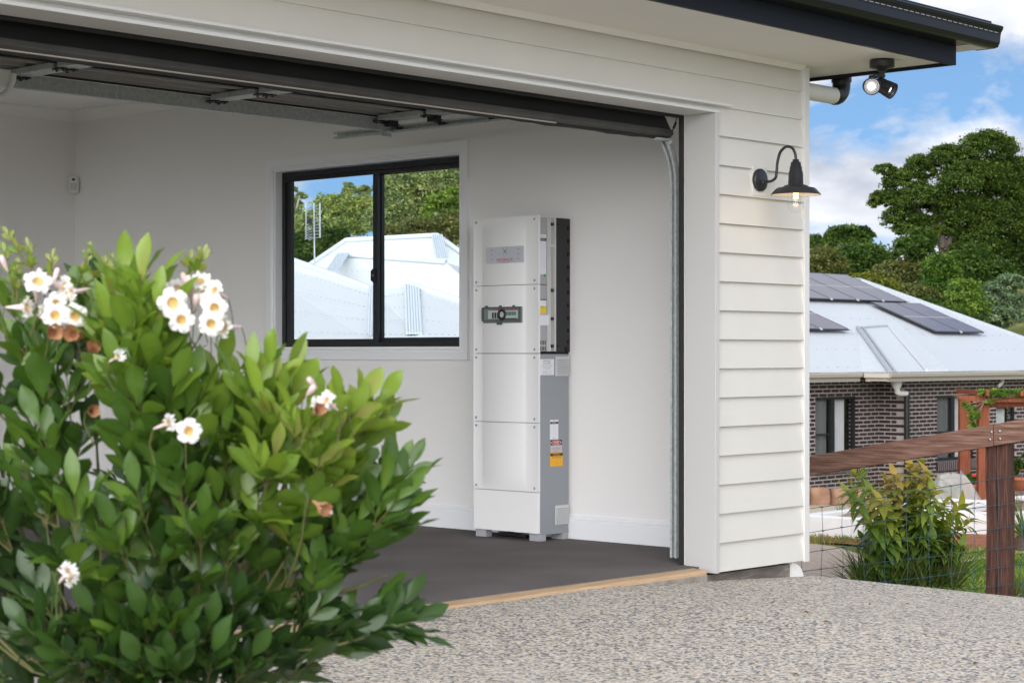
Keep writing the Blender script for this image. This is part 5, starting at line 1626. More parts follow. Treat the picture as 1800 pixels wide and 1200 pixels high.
# netted frame
M['net'] = None
def net_mat():
    m = bpy.data.materials.new('white_netting'); m.use_nodes = True
    N, L = m.node_tree.nodes, m.node_tree.links; p = N['Principled BSDF']
    p.inputs['Base Color'].default_value = (0.62, 0.59, 0.55, 1); p.inputs['Roughness'].default_value = 0.9; p.inputs['Alpha'].default_value = 0.42
    return m
M['net'] = net_mat()
nb = P(1672, 893, 33.0)
NT = thing('crop_netting', 'white netting draped over a stake frame in the garden', 'plant cover', nb)
tops = [P(1648, 834, 33.2), P(1689, 829, 32.6), P(1655, 836, 34.0), P(1692, 832, 33.6)]
V, F = [], []
nn = 22
for i in range(nn + 1):
    a = 2 * math.pi * i / nn
    ca, sa = math.cos(a), math.sin(a)
    ctr = (tops[0] + tops[1] + tops[2] + tops[3]) / 4
    for r, h in ((0.02, 0.0), (0.20, -0.04), (0.27, -0.16), (0.33, -0.33), (0.40, -0.50), (0.52, -0.60)):
        fold = 1 + 0.10 * math.sin(i * 2.7 + h * 5)
        sq = 1 / max(abs(ca), abs(sa)) ** 0.6
        V.append(ctr + RT * (r * ca * sq * fold * (1.25 if ca > 0 else 1.0)) + FW * (r * sa * sq * fold) + UP * (h + 0.03 * math.sin(i * 1.7)))
for i in range(nn):
    for j in range(5): F.append((i * 6 + j, (i + 1) * 6 + j, (i + 1) * 6 + j + 1, i * 6 + j + 1))
raw_object('netting', V, np.array(F), M['net'], NT, smooth=True)
mb = MB()
for t in tops: mb.tube([t + UP * 0.02, t - UP * 0.75], 0.014, 8)
mb.build('stake', M['grey_ink'], NT)
# timber pergola with vine
M['pergola'] = ramp_mat('orange_pergola_stain', [(0.3, (0.15, 0.040, 0.018)), (0.5, (0.22, 0.062, 0.028)), (0.75, (0.29, 0.10, 0.05))], 6, rough=0.7, bump=0.2, stretch=(3, 3, .4))
dp = 38.0
PG = thing('pergola', 'orange stained timber pergola standing before the brick house', 'pergola', LD(lx(1730, dp), dp, tz(dp)))
for x, d in ((1730, dp), (1745, dp + 2.0), (1990, dp)):
    mb = hmb(); l = lx(x, d) if d == dp else lx(1730, dp) + 0.1; mb.box(l - 0.11, l + 0.11, d, d + 0.2, float(tz(d)) - 0.3, (620 - 704) / FL * dp); mb.build('post', M['pergola'], PG, bevel=0.01)
mb = hmb(); zt_, zb_ = (620 - 695.5) / FL * (dp - .05), (620 - 706) / FL * (dp - .05)
mb.slab([(lx(1676, dp) , dp - 0.06, zt_), (lx(2000, dp), dp - 0.06, zt_), (lx(2000, dp), dp - 0.06, zb_), (lx(1720, dp), dp - 0.06, zb_), (lx(1700, dp), dp - 0.06, zb_ + .03)], (0, 0.05, 0)); mb.build('beam', M['pergola'], PG, bevel=0.005)
mb = hmb(); mb.box(lx(1727, dp), lx(2000, dp), dp + 0.21, dp + 0.27, (620 - 716) / FL * dp, (620 - 704) / FL * dp); mb.build('beam', M['pergola'], PG, bevel=0.005)
for x in (1730, 1790, 1850):
    mb = hmb(); l = lx(x, dp); mb.box(l - 0.03, l + 0.03, dp - 0.30, dp + 2.3, zt_ + 0.001, zt_ + 0.10); mb.build('rafter', M['pergola'], PG, bevel=0.005)
# pots
M['terracotta'] = mat('terracotta', (0.42, 0.13, 0.06), 0.8, var=0.1, vscale=5)
def pot(x, y0, y1, w, d, label):
    c = P(x, y1, d); h = (y1 - y0) / FL * d; r = w / 2 / FL * d
    t = thing('plant_pot', label, 'plant pot', c, 'terracotta pots by the pergola')
    mb = MB(); mb.lathe([(0.0, 0.0), (r * 0.68, 0.0), (r * 0.90, h * 0.72), (r * 0.92, h * 0.74), (r * 1.03, h * 0.76), (r * 1.05, h), (r * 0.93, h), (r * 0.9, h * 0.9), (0.0, h * 0.9)], c, (0, 0, 1), 24)
    mb.build('pot', M['terracotta'], t)
    return t, c + np.array([0, 0, h]), r
POT1 = pot(1709, 851, 873, 17, 39.4, 'small terracotta pot of red geranium left of the orange pergola post')
POT2 = pot(1797, 838, 862, 40, 39.3, 'large terracotta pot with a bushy plant right of the fence post')
# ------------------------------------------------------------------ foliage makers
def norm(v):
    return v / (np.linalg.norm(v, axis=-1, keepdims=True) + 1e-9)
def cards(C, size, bias_dir, tone, k=0.6):
    """leaf clumps: small rhombic faces at centres C, facing partly along bias_dir"""
    n = len(C)
    nr = norm(RNG.normal(size=(n, 3)) * k + bias_dir)
    u = norm(np.cross(nr, RNG.normal(size=(n, 3)))); v = np.cross(nr, u)
    s = np.asarray(size).reshape(-1, 1) * (0.7 + 0.6 * RNG.random((n, 1)))
    V = np.stack([C - u * s, C - v * s * 0.42 + nr * s * .08, C + u * s, C + v * s * 0.42 + nr * s * .08], 1).reshape(-1, 3)
    F = np.arange(n * 4).reshape(-1, 4)
    return V, F, np.repeat(tone, 4)

def crown(lumps, n_leaf, size, clump=0.30, fill=0.25):
    """lumps: (centre, rx, ry(depth), rz). Sub-clumps sit over each lump's outside, leaves cloud round each sub-clump."""
    Cs, Bs, Ts = [], [], []
    vol = np.array([l[1] * l[3] for l in lumps]); vol = vol / vol.sum()
    for (c, rx, ry, rz), w in zip(lumps, vol):
        m = max(60, int(n_leaf * w)); nsub = max(7, int(m / 55))
        d = norm(RNG.normal(size=(nsub, 3))); d[:, 2] = np.where(d[:, 2] < -0.55, -d[:, 2], d[:, 2])
        rad = np.where(RNG.random(nsub) < fill, RNG.uniform(0.3, 0.8, nsub), RNG.uniform(0.82, 1.08, nsub))[:, None]
        loc = d * rad
        sub_r = clump * RNG.uniform(0.6, 1.25, nsub)
        k = RNG.integers(0, nsub, m)
        off = RNG.normal(size=(m, 3)) * 0.45 * sub_r[k][:, None]; off[:, 2] *= 0.82
        q = loc[k] + off
        axes = rx * RT[None] * q[:, :1] + ry * FW[None] * q[:, 1:2] + rz * UP[None] * q[:, 2:3]
        Cs.append(np.asarray(c) + axes)
        Bs.append(norm(loc[k] * 0.5 + np.array([0, 0, 0.9])[None]))
        Ts.append(np.clip(0.5 + (RNG.random(nsub)[k] - 0.5) * 0.7 + RNG.normal(0, 0.14, m), 0, 1))
    C = np.concatenate(Cs); 
    return cards(C, np.full(len(C), size), np.concatenate(Bs), np.concatenate(Ts))

M['bark'] = ramp_mat('tree_bark', [(0.3, (0.05, 0.04, 0.03)), (0.6, (0.12, 0.10, 0.08)), (0.8, (0.22, 0.20, 0.17))], 3, rough=0.9, bump=0.5, stretch=(3, 3, .6), bdist=0.03)
M['pale_bark'] = ramp_mat('pale_bark', [(0.3, (0.22, 0.20, 0.17)), (0.7, (0.42, 0.40, 0.36))], 3, rough=0.85, bump=0.3, stretch=(3, 3, .6), bdist=0.02)
def fol(name, a, b, c, d, trans=0.35):
    return leaf_mat(name, [(0.0, a), (0.4, b), (0.72, c), (1.0, d)], 0.55, trans, 0.25, 1.3)
M['f_dark'] = fol('dark_green_leaves', (0.023, 0.051, 0.013), (0.046, 0.095, 0.018), (0.079, 0.147, 0.023), (0.140, 0.191, 0.038))
M['f_big'] = fol('glossy_green_leaves', (0.033, 0.071, 0.015), (0.064, 0.134, 0.020), (0.109, 0.197, 0.025), (0.166, 0.242, 0.038))
M['f_bigtree'] = fol('spreading_tree_leaves', (0.029, 0.052, 0.012), (0.056, 0.101, 0.017), (0.093, 0.152, 0.022), (0.142, 0.192, 0.036))
M['f_olive'] = fol('olive_leaves', (0.058, 0.080, 0.026), (0.109, 0.133, 0.041), (0.167, 0.181, 0.051), (0.246, 0.239, 0.072))
M['f_gum'] = fol('hazy_gum_leaves', (0.125, 0.181, 0.067), (0.238, 0.317, 0.102), (0.373, 0.442, 0.136), (0.542, 0.565, 0.204))  # leaf colour raised to stand for haze over the distant gums
M['f_gumdark'] = fol('hazy_dark_gum_leaves', (0.121, 0.175, 0.086), (0.216, 0.284, 0.121), (0.324, 0.391, 0.149), (0.459, 0.486, 0.189))  # darker gum green, its colour likewise raised for haze
M['f_lime'] = fol('lime_leaves', (0.072, 0.132, 0.024), (0.132, 0.228, 0.036), (0.204, 0.312, 0.048), (0.288, 0.360, 0.072))
M['f_yellow'] = fol('yellowing_leaves', (0.065, 0.098, 0.019), (0.124, 0.163, 0.026), (0.208, 0.221, 0.033), (0.351, 0.299, 0.039))
M['f_grey'] = fol('grey_leaves', (0.09, 0.15, 0.09), (0.15, 0.22, 0.12), (0.20, 0.28, 0.15), (0.27, 0.33, 0.2))

def tree(label, base, d, lumps_px, m, n, size, trunks=None, bark='bark', name='tree', cat='tree', group=None, clump=0.30, fill=0.25, depth=0.9):
    """base: (x, y) foot; lumps_px: (x, y, rx, ry) ellipses of the crown; trunks: px polylines with end radii"""
    b = P(base[0], base[1], d)
    gz = H + tz(d) - 0.2
    t = thing(name, label, cat, (b[0], b[1], gz), group)
    lumps = []
    for i, (x, y, rx, ry) in enumerate(lumps_px):
        o = RNG.uniform(-0.4, 0.4) * rx / FL * d
        lumps.append((P(x, y, d) + FW * o, rx / FL * d, rx / FL * d * depth, ry / FL * d))
    V, F, T = crown(lumps, n, size, clump, fill)
    raw_object('crown', V, F, M[m], t, tone=T)
    mb = MB()
    if trunks is None:
        cx, cy = lumps_px[0][0], lumps_px[0][1]
        trunks = [([(base[0], base[1]), (base[0] * .6 + cx * .4, (base[1] + cy) / 2), (cx, cy)], 0.16, 0.05)]
        for (x, y, rx, ry) in lumps_px[1:4]:
            trunks.append(([((base[0] + cx) / 2, (base[1] + cy) / 2), (x * .6 + cx * .4, y * .6 + cy * .4 + 4), (x, y)], 0.08, 0.02))
    for k, (pl, r0, r1) in enumerate(trunks):
        pts = [P(x, y, d) + FW * (0.15 * math.sin(k * 2 + i)) for i, (x, y) in enumerate(pl)]
        if k == 0: pts = [np.array([pts[0][0], pts[0][1], gz])] + pts
        rr = list(np.linspace(r0, r1, len(pts)))
        mb.tube(pts, rr, 8)
    mb.build('trunk', M[bark], t)
    return t

# the large spreading tree
big = [(1735, 262, 48, 32), (1672, 278, 42, 24), (1708, 318, 62, 36), (1768, 322, 40, 44), (1618, 298, 28, 26), (1592, 318, 38, 22), (1568, 352, 36, 20), (1622, 352, 52, 26), (1690, 372, 58, 34),
       (1752, 392, 58, 44), (1588, 384, 40, 22), (1650, 402, 44, 24), (1604, 404, 34, 16), (1722, 428, 54, 30), (1790, 368, 34, 40), (1700, 442, 34, 20), (1556, 300, 20, 12), (1545, 345, 14, 10), (1790, 300, 22, 26)]
tree('large spreading dark green tree towering behind the brick house', (1664, 560), 88, [(x, y, rx * .92, ry * .9) for x, y, rx, ry in big], 'f_bigtree', 170000, 0.078,
     trunks=[([(1664, 560), (1660, 470), (1656, 420)], 0.26, 0.16), ([(1658, 440), (1640, 395), (1600, 360), (1572, 350)], 0.16, 0.03), ([(1658, 435), (1650, 390), (1655, 330), (1670, 280)], 0.18, 0.04),
             ([(1660, 440), (1685, 390), (1720, 330), (1735, 265)], 0.18, 0.04), ([(1662, 455), (1700, 420), (1750, 390)], 0.15, 0.04), ([(1656, 425), (1625, 400), (1598, 398)], 0.09, 0.02), ([(1652, 400), (1630, 340), (1620, 300)], 0.09, 0.02)], clump=0.27, fill=0.12)
# hillside trees and scrub behind the brick house
tree('flat topped tree with pale forked trunk on the far ridge', (1487, 448), 150, [(1490, 408, 34, 8), (1475, 414, 22, 7), (1508, 412, 24, 9), (1498, 424, 26, 9), (1516, 424, 12, 8)], 'f_dark', 5200, 0.27,
     trunks=[([(1490, 460), (1484, 440), (1470, 415)], 0.16, 0.06), ([(1486, 445), (1500, 425), (1510, 412)], 0.10, 0.04), ([(1462, 440), (1459, 425), (1470, 412)], 0.10, 0.03)], bark='pale_bark', clump=0.4)
bg = [
 ('round olive tree on the hillside close by the garage corner', (1440, 500), 115, [(1440, 468, 34, 30), (1420, 476, 26, 26), (1468, 476, 24, 24)], 'f_olive', 6500, 0.20),
 ('dark dome shaped tree below the flat topped tree', (1505, 510), 118, [(1510, 462, 46, 30), (1480, 470, 30, 26), (1545, 470, 28, 24), (1530, 450, 24, 18)], 'f_dark', 9000, 0.20),
 ('feathery conifer tops rising left of the flat topped tree', (1440, 470), 140, [(1434, 430, 12, 16), (1448, 436, 14, 14), (1460, 428, 10, 20), (1420, 440, 12, 14)], 'f_dark', 3200, 0.22),
 ('yellow green bush right behind the solar panels', (1540, 520), 70, [(1520, 500, 26, 16), (1548, 508, 26, 16), (1500, 496, 16, 12)], 'f_yellow', 6000, 0.12),
 ('olive scrub tree between the dome tree and the large tree', (1590, 530), 84, [(1580, 490, 30, 26), (1606, 478, 26, 26), (1560, 486, 24, 20)], 'f_olive', 6500, 0.15),
 ('grey brown leafed bush standing over the roof hip', (1600, 560), 74, [(1600, 522, 34, 20), (1575, 512, 24, 14), (1628, 528, 24, 20)], 'f_olive', 6500, 0.13),
 ('bright green creeper clad tree under the large tree', (1660, 560), 80, [(1655, 500, 30, 36), (1650, 470, 26, 22), (1670, 530, 24, 26)], 'f_big', 8000, 0.14),
 ('dark shaded tree below the crown of the large tree', (1710, 560), 84, [(1710, 480, 40, 40), (1740, 500, 36, 40), (1600, 440, 28, 22), (1620, 430, 26, 26), (1690, 540, 30, 30)], 'f_dark', 12000, 0.16),
 ('tall dark tree filling the gap near the grassy slope', (1770, 540), 90, [(1770, 480, 36, 50), (1800, 470, 30, 60), (1790, 520, 30, 20)], 'f_dark', 9000, 0.17),
 ('pale grey green wattle beside the dry grass slope', (1760, 560), 72, [(1750, 512, 26, 14), (1780, 498, 24, 14), (1770, 528, 26, 14), (1735, 535, 24, 16), (1758, 545, 24, 14), (1790, 532, 20, 12), (1728, 560, 20, 12), (1770, 556, 34, 16), (1745, 566, 30, 16), (1800, 548, 20, 14)], 'f_grey', 9500, 0.13),
 ('mid green bush left of the pale wattle', (1700, 565), 72, [(1698, 520, 26, 26), (1720, 545, 26, 16), (1690, 550, 20, 16)], 'f_lime', 5200, 0.12),
 ('dark undergrowth bush hugging the roof hip', (1660, 570), 70, [(1650, 555, 30, 18), (1680, 560, 24, 16), (1630, 545, 24, 18), (1710, 568, 24, 12)], 'f_dark', 6000, 0.12),
 ('light green leafy tree at the far end above the grassy slope', (1800, 440), 120, [(1796, 420, 16, 20), (1810, 400, 20, 30), (1785, 440, 14, 10)], 'f_lime', 4000, 0.22),
]
for lb_, b, d, lum, m, n, s in bg:
    tree(lb_, b, d, lum, m, int(n * 2.2), s * 0.62, clump=0.42, fill=0.35)
# trees seen through the garage window
wt_ = [
 ('thin gum at the edge of the window view, half behind the frame', (505, 450), 74, [(518, 360, 12, 10), (528, 345, 10, 6), (520, 385, 14, 16), (514, 335, 8, 6)], 'f_gumdark', 2400, 0.13),
 ('dark bush at the foot of the aerial beyond the white roof', (535, 450), 62, [(530, 425, 24, 18), (520, 440, 24, 16), (560, 425, 20, 14), (590, 415, 22, 16), (515, 458, 26, 18), (550, 448, 28, 18), (590, 436, 26, 16)], 'f_dark', 9000, 0.12),
 ('olive gum tree behind the aerial', (560, 440), 70, [(555, 395, 30, 22), (578, 380, 26, 28), (540, 410, 20, 18)], 'f_gumdark', 7000, 0.13),
 ('pale sunlit gum left of the window mullion', (610, 430), 68, [(605, 372, 26, 24), (585, 362, 24, 16), (630, 380, 24, 28), (615, 400, 30, 20), (640, 360, 18, 14)], 'f_gum', 11000, 0.12),
 ('slender gum with two leafy tops against the cloud', (625, 430), 76, [(613, 330, 11, 8), (619, 338, 13, 6), (640, 333, 10, 6), (645, 340, 8, 5), (606, 337, 6, 4)], 'f_gumdark', 1500, 0.13),
 ('tall gum just beyond the window mullion', (690, 430), 66, [(690, 350, 30, 34), (678, 385, 30, 28), (705, 320, 24, 18), (672, 330, 12, 8), (700, 400, 30, 18)], 'f_gumdark', 13000, 0.12),
 ('broad shady gum filling the upper window', (750, 430), 70, [(750, 320, 44, 28), (780, 330, 40, 34), (740, 365, 40, 34), (770, 300, 36, 18), (800, 310, 30, 24)], 'f_gumdark', 17000, 0.12),
 ('bright green tree low in the right window pane', (780, 430), 60, [(775, 362, 24, 18), (800, 350, 26, 16), (760, 378, 20, 14), (805, 380, 20, 20)], 'f_lime', 7000, 0.10),
 ('olive understorey trees along the white ridge', (770, 440), 58, [(790, 400, 34, 22), (740, 405, 34, 18), (815, 415, 24, 24), (690, 412, 26, 14)], 'f_olive', 9000, 0.10),
]
for lb_, b, d, lum, m, n, s in wt_:
    tree(lb_, b, d, lum, m, int(n * 2.2), s * 0.62, clump=0.40, fill=0.3, bark='pale_bark', depth=0.7)

# ------------------------------------------------------------------ leaves with real outlines
def leaf_batch(B, D, Nn, L, Wd, rows=5, fold=0.18, droop=0.25, tipw=0.0, obov=0.55):
    """B base, D direction, Nn face normal, L length, Wd width -> verts, quads (rows x 3 points each)"""
    n = len(B)
    D = norm(D); S_ = norm(np.cross(D, Nn)); Nn = np.cross(S_, D)
    V = np.zeros((n, rows, 3, 3))
    for i in range(rows):
        t = i / (rows - 1)
        w = (math.sin(math.pi * t ** obov) ** 0.75 if 0 < t < 1 else 0.03)
        dr = np.asarray(droop).reshape(-1, 1) * (t ** 2)
        c = B + D * (L * t)[:, None] - Nn * (L[:, None] * dr)
        sw = S_ * (Wd * 0.5 * w)[:, None]
        up = Nn * (Wd * 0.5 * w * fold)[:, None]
        V[:, i, 0] = c - sw + up; V[:, i, 1] = c; V[:, i, 2] = c + sw + up
    if rows >= 6:      # gently wavy margins
        ph = RNG.uniform(0, 6.28, (n, 2)); am = RNG.uniform(0.02, 0.10, n)
        for i in range(1, rows - 1):
            t = i / (rows - 1)
            for q, e in ((0, 0), (2, 1)):
                V[:, i, q] += Nn * (Wd * am * np.sin(t * 10 + ph[:, e]))[:, None]
    base = (np.arange(n) * rows * 3)[:, None]
    F = []
    for i in range(rows - 1):
        a = i * 3
        F.append(base + np.array([[a, a + 1, a + 4, a + 3]])); F.append(base + np.array([[a + 1, a + 2, a + 5, a + 4]]))
    return V.reshape(-1, 3), np.concatenate(F, 0), rows * 3

# ------------------------------------------------------------------ leafy shrub behind the wire
M['shrub_leaf'] = leaf_mat('avocado_like_leaves', [(0, (0.05, 0.11, 0.022)), (0.4, (0.11, 0.20, 0.03)), (0.65, (0.23, 0.31, 0.04)), (0.86, (0.38, 0.36, 0.05)), (1, (0.48, 0.33, 0.07))], 0.4, 0.3, 0.4)
M['green_stem'] = mat('green_stem', (0.16, 0.20, 0.06), 0.6, var=0.2, vscale=20)
M['brown_stem'] = mat('brown_stem', (0.16, 0.10, 0.06), 0.7, var=0.2, vscale=20)
def shrub(name, label, base_px, d, tips, Lr, Wr, mname, nleaf, spread=0.35, droop=0.5, seg=0.22, fill=0, dvar=0.22):
    b = P(base_px[0], base_px[1], d); 
    t = thing(name, label, 'shrub', b)
    st = MB(); BB, DD, NN, TT, LL = [], [], [], [], []
    for (x, y, tone) in tips:
        tip = P(x, y, d + RNG.uniform(-dvar, dvar) * 2)
        ax = tip - b; L0 = np.linalg.norm(ax); mid = b + ax * 0.5 + np.array([ax[0] * -0.12, ax[1] * -0.12, L0 * 0.08])
        pts = [b * (1 - q) ** 2 + 2 * mid * q * (1 - q) + tip * q ** 2 for q in np.linspace(0, 1, 7)]
        st.tube(pts, list(np.linspace(0.010, 0.003, 7)), 6)
        for k in range(nleaf):
            q = 1 - (k / nleaf) ** 1.2 * 0.6
            p = b * (1 - q) ** 2 + 2 * mid * q * (1 - q) + tip * q ** 2
            axd = norm(tip - mid); a = k * 2.4 + RNG.uniform(0, .5)
            s1 = norm(np.cross(axd, np.array([.3, .2, 1.0]))); s2 = np.cross(axd, s1)
            out = math.cos(a) * s1 + math.sin(a) * s2
            sp_ = 0.9 if k > 3 else 0.45
            dv = norm(axd * (1 - sp_ * .6) + out * sp_ + np.array([0, 0, -0.10 * k / nleaf]))
            BB.append(p); DD.append(dv); NN.append(norm(axd * 0.5 + np.array([0, 0, .8]) - out * .2))
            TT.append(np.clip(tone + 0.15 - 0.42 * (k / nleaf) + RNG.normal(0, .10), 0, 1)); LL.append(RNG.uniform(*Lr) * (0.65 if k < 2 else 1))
    BB, DD, NN, LL = map(np.array, (BB, DD, NN, LL))
    V, F, k = leaf_batch(BB, DD, NN, LL, LL * Wr, droop=RNG.uniform(0.3, 1.0, len(BB)) * droop)
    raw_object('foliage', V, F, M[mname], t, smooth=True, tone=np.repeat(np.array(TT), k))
    st.build('stems', M['green_stem'], t)
    return t
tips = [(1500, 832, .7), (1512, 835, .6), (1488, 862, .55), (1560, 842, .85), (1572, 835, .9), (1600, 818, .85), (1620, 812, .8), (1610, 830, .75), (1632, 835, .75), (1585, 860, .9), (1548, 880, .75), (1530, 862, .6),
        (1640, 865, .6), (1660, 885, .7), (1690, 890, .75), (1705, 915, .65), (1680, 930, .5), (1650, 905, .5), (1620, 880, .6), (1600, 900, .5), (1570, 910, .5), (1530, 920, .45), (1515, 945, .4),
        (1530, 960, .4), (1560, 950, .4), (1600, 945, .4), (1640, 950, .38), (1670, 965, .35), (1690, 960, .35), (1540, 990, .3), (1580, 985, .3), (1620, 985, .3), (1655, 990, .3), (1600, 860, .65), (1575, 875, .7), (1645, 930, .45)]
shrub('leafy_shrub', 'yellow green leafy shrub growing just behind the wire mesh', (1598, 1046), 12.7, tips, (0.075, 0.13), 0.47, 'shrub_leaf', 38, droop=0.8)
# tussock at its foot
def tussock(name, label, x0, x1, y, d, h, n, mname, lean=0.5, cat='ornamental grass'):
    b = P((x0 + x1) / 2, y, d); t = thing(name, label, cat, b)
    B = np.array([P(RNG.uniform(x0, x1), y, d + RNG.uniform(-.25, .25)) for _ in range(n)])
    Dv = norm(np.stack([RNG.normal(0, lean, n), RNG.normal(0, lean, n), np.ones(n)], 1))
    L = h * RNG.uniform(0.5, 1.2, n)
    V, F, k = leaf_batch(B, Dv, norm(RNG.normal(size=(n, 3)) + np.array([0, 0, .4])), L, np.full(n, 0.008 * h / 0.35), rows=5, fold=0.1, droop=RNG.uniform(0.2, 0.9, n))
    raw_object('blades', V, F, M[mname], t, tone=np.repeat(RNG.random(n), k), smooth=True)
    mb = MB(); q = b; mb.lathe([(0.0, 0.02), (0.05, 0.03), (0.08, 0.0), (0.08, -0.1)], q, (0, 0, 1), 10); mb.build('crown_base', M['brown_stem'], t)
    return t
M['tuss'] = leaf_mat('tussock_blades', [(0, (0.05, 0.10, 0.02)), (0.5, (0.10, 0.16, 0.035)), (0.85, (0.21, 0.22, 0.07)), (1, (0.30, 0.22, 0.12))], 0.5, 0.3, 0.3)
M['tuss_grey'] = leaf_mat('grey_blades', [(0, (0.14, 0.20, 0.12)), (0.6, (0.26, 0.32, 0.2)), (1, (0.36, 0.38, 0.26))], 0.5, 0.2, 0.3)
tussock('grass_tussock', 'hairy green grass tussock at the foot of the leafy shrub', 1510, 1680, 1048, 12.75, 0.36, 1500, 'tuss', 0.4)
tussock('grass_tuft', 'grey green strappy tuft before the white bed edging', 1524, 1538, 955, 20.6, 0.34, 60, 'tuss_grey', 0.25)
tussock('grass_tuft', 'dry grass tuft against the foot of the fence post', 1772, 1800, 1050, 11.5, 0.16, 300, 'tuss', 0.6)
tussock('spiky_plant', 'spiky leaved plant just right of the fence post', 1796, 1806, 945, 16.0, 0.42, 120, 'tuss', 0.8, 'garden plant')
tussock('garden_sprout', 'small grey sprout growing from the bare garden bed', 1474, 1480, 905, 23.0, 0.22, 50, 'tuss_grey', 0.3, 'garden plant')
# vine over the pergola, potted plants
def small_plant(name, label, lumps_px, d, n, size, m, cat, base, stem=True):
    t = thing(name, label, cat, P(base[0], base[1], d))
    V, F, T = crown([(P(x, y, d), rx / FL * d, rx / FL * d * .8, ry / FL * d) for x, y, rx, ry in lumps_px], n, size, 0.45, 0.5)
    raw_object('leaves', V, F, M[m], t, tone=T)
    mb = MB()
    for x, y, rx, ry in lumps_px: mb.tube([P(base[0], base[1], d), P((base[0] + x) / 2 + 1, (base[1] + y) / 2, d), P(x, y, d)], 0.012, 6)
    mb.build('stem', M['brown_stem'], t)
    return t
small_plant('climbing_vine', 'lime green vine sprawling along the top of the pergola beam and down beside its post',
            [(1728, 690, 9, 5), (1748, 690, 12, 5), (1768, 691, 12, 5), (1790, 692, 12, 6), (1812, 692, 12, 6), (1707, 720, 7, 5), (1713, 732, 8, 7), (1710, 748, 5, 7), (1694, 711, 3, 2.5), (1740, 706, 5, 3)], 37.9, 1500, 0.075, 'f_lime', 'climbing vine', (1731, 704))
pg = small_plant('geranium', 'red flowered geranium growing in the small terracotta pot', [(1704, 838, 8, 7), (1713, 842, 7, 6)], 39.4, 500, 0.05, 'f_big', 'potted plant', (1709, 853))
M['red_petal'] = mat('red_petals', (0.70, 0.03, 0.05), 0.6)
mb = MB()
for x, y in ((1711, 834), (1713, 836), (1710, 836)): mb.lathe([(0.0, -0.02), (0.03, -0.01), (0.035, 0.01), (0.0, 0.025)], P(x, y, 39.2), (0, 0, 1), 8)
mb.build('blossom', M['red_petal'], pg)
small_plant('potted_bush', 'bushy dark plant growing in the large terracotta pot', [(1790, 822, 12, 14), (1802, 818, 12, 16), (1782, 830, 8, 8)], 39.3, 900, 0.06, 'f_dark', 'potted plant', (1797, 840))
small_plant('netted_seedlings', 'faint green seedlings growing under the white netting', [(1662, 862, 12, 12), (1682, 858, 10, 14), (1672, 875, 12, 8)], 33.2, 500, 0.05, 'f_big', 'garden plant', (1672, 892))
# ------------------------------------------------------------------ flowering shrub in the foreground
D0_ = 4.05
base = P(285, 1610, D0_); base[2] = dz(base[0], base[1])
FS = thing('flowering_shrub', 'glossy green flowering shrub in the foreground with white trumpet flowers', 'flowering shrub', base)
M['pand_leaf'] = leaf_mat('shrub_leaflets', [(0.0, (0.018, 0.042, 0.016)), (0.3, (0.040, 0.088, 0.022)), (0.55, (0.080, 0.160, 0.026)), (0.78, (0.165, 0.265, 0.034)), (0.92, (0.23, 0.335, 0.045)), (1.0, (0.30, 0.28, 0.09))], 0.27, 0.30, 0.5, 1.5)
M['shrub_stem'] = ramp_mat('shrub_stem', [(0.3, (0.07, 0.08, 0.025)), (0.6, (0.13, 0.13, 0.045)), (0.8, (0.17, 0.125, 0.06))], 30, rough=0.7, bump=0.3)
M['petal'] = leaf_mat('white_petals', [(0.0, (0.80, 0.70, 0.74)), (0.5, (0.84, 0.82, 0.82)), (1, (0.86, 0.85, 0.85))], 0.6, 0.25, 0.2, 1.0)
M['throat'] = mat('yellow_throat', (0.70, 0.52, 0.22), 0.6, var=0.25, vscale=60)
M['pink'] = mat('pink_tube', (0.74, 0.56, 0.56), 0.6, var=0.15, vscale=50)
M['wilt'] = mat('wilted_petal', (0.42, 0.22, 0.11), 0.8, var=0.3, vscale=60)
st = MB()
BB, DD, NN, LL, WW, TT = [], [], [], [], [], []
camp = np.array([0, 0, H])
def qbez(a, m, b, q): return a * (1 - q) ** 2 + 2 * m * q * (1 - q) + b * q ** 2
def compound(p, dv, nrm, size, tone, nl=5):
    """pinnate leaf: rachis with opposite leaflets and a terminal one"""
    dv = norm(dv); rl = size * (0.95 if nl > 3 else 0.4)
    side = norm(np.cross(dv, nrm))
    tip = p + dv * rl + np.array([0, 0, -0.05]) * rl
    st.tube([p, (p + tip) / 2 + nrm * rl * 0.05, tip], [0.0016, 0.0014, 0.001], 5)
    pairs = (nl - 1) // 2
    for k in range(pairs):
        q = 0.30 + 0.55 * k / max(1, pairs - 0.0)
        c = p + (tip - p) * q
        for s in (-1, 1):
            d2 = norm(dv * 0.95 + side * s * RNG.uniform(0.40, 0.75) + nrm * RNG.uniform(-0.08, 0.18) + RNG.normal(0, .07, 3))
            BB.append(c); DD.append(d2); NN.append(norm(nrm + RNG.normal(0, .42, 3))); L = size * RNG.uniform(0.6, 1.1); LL.append(L); WW.append(L * RNG.uniform(0.34, 0.48)); TT.append(np.clip(tone + RNG.normal(0, .10), 0, .93 if nl > 3 else 1))
    BB.append(tip); DD.append(norm(dv + RNG.normal(0, .06, 3))); NN.append(norm(nrm + RNG.normal(0, .35, 3))); L = size * RNG.uniform(0.85, 1.15); LL.append(L); WW.append(L * RNG.uniform(0.32, 0.44)); TT.append(np.clip(tone + RNG.normal(0, .06), 0, .93 if nl > 3 else 1))

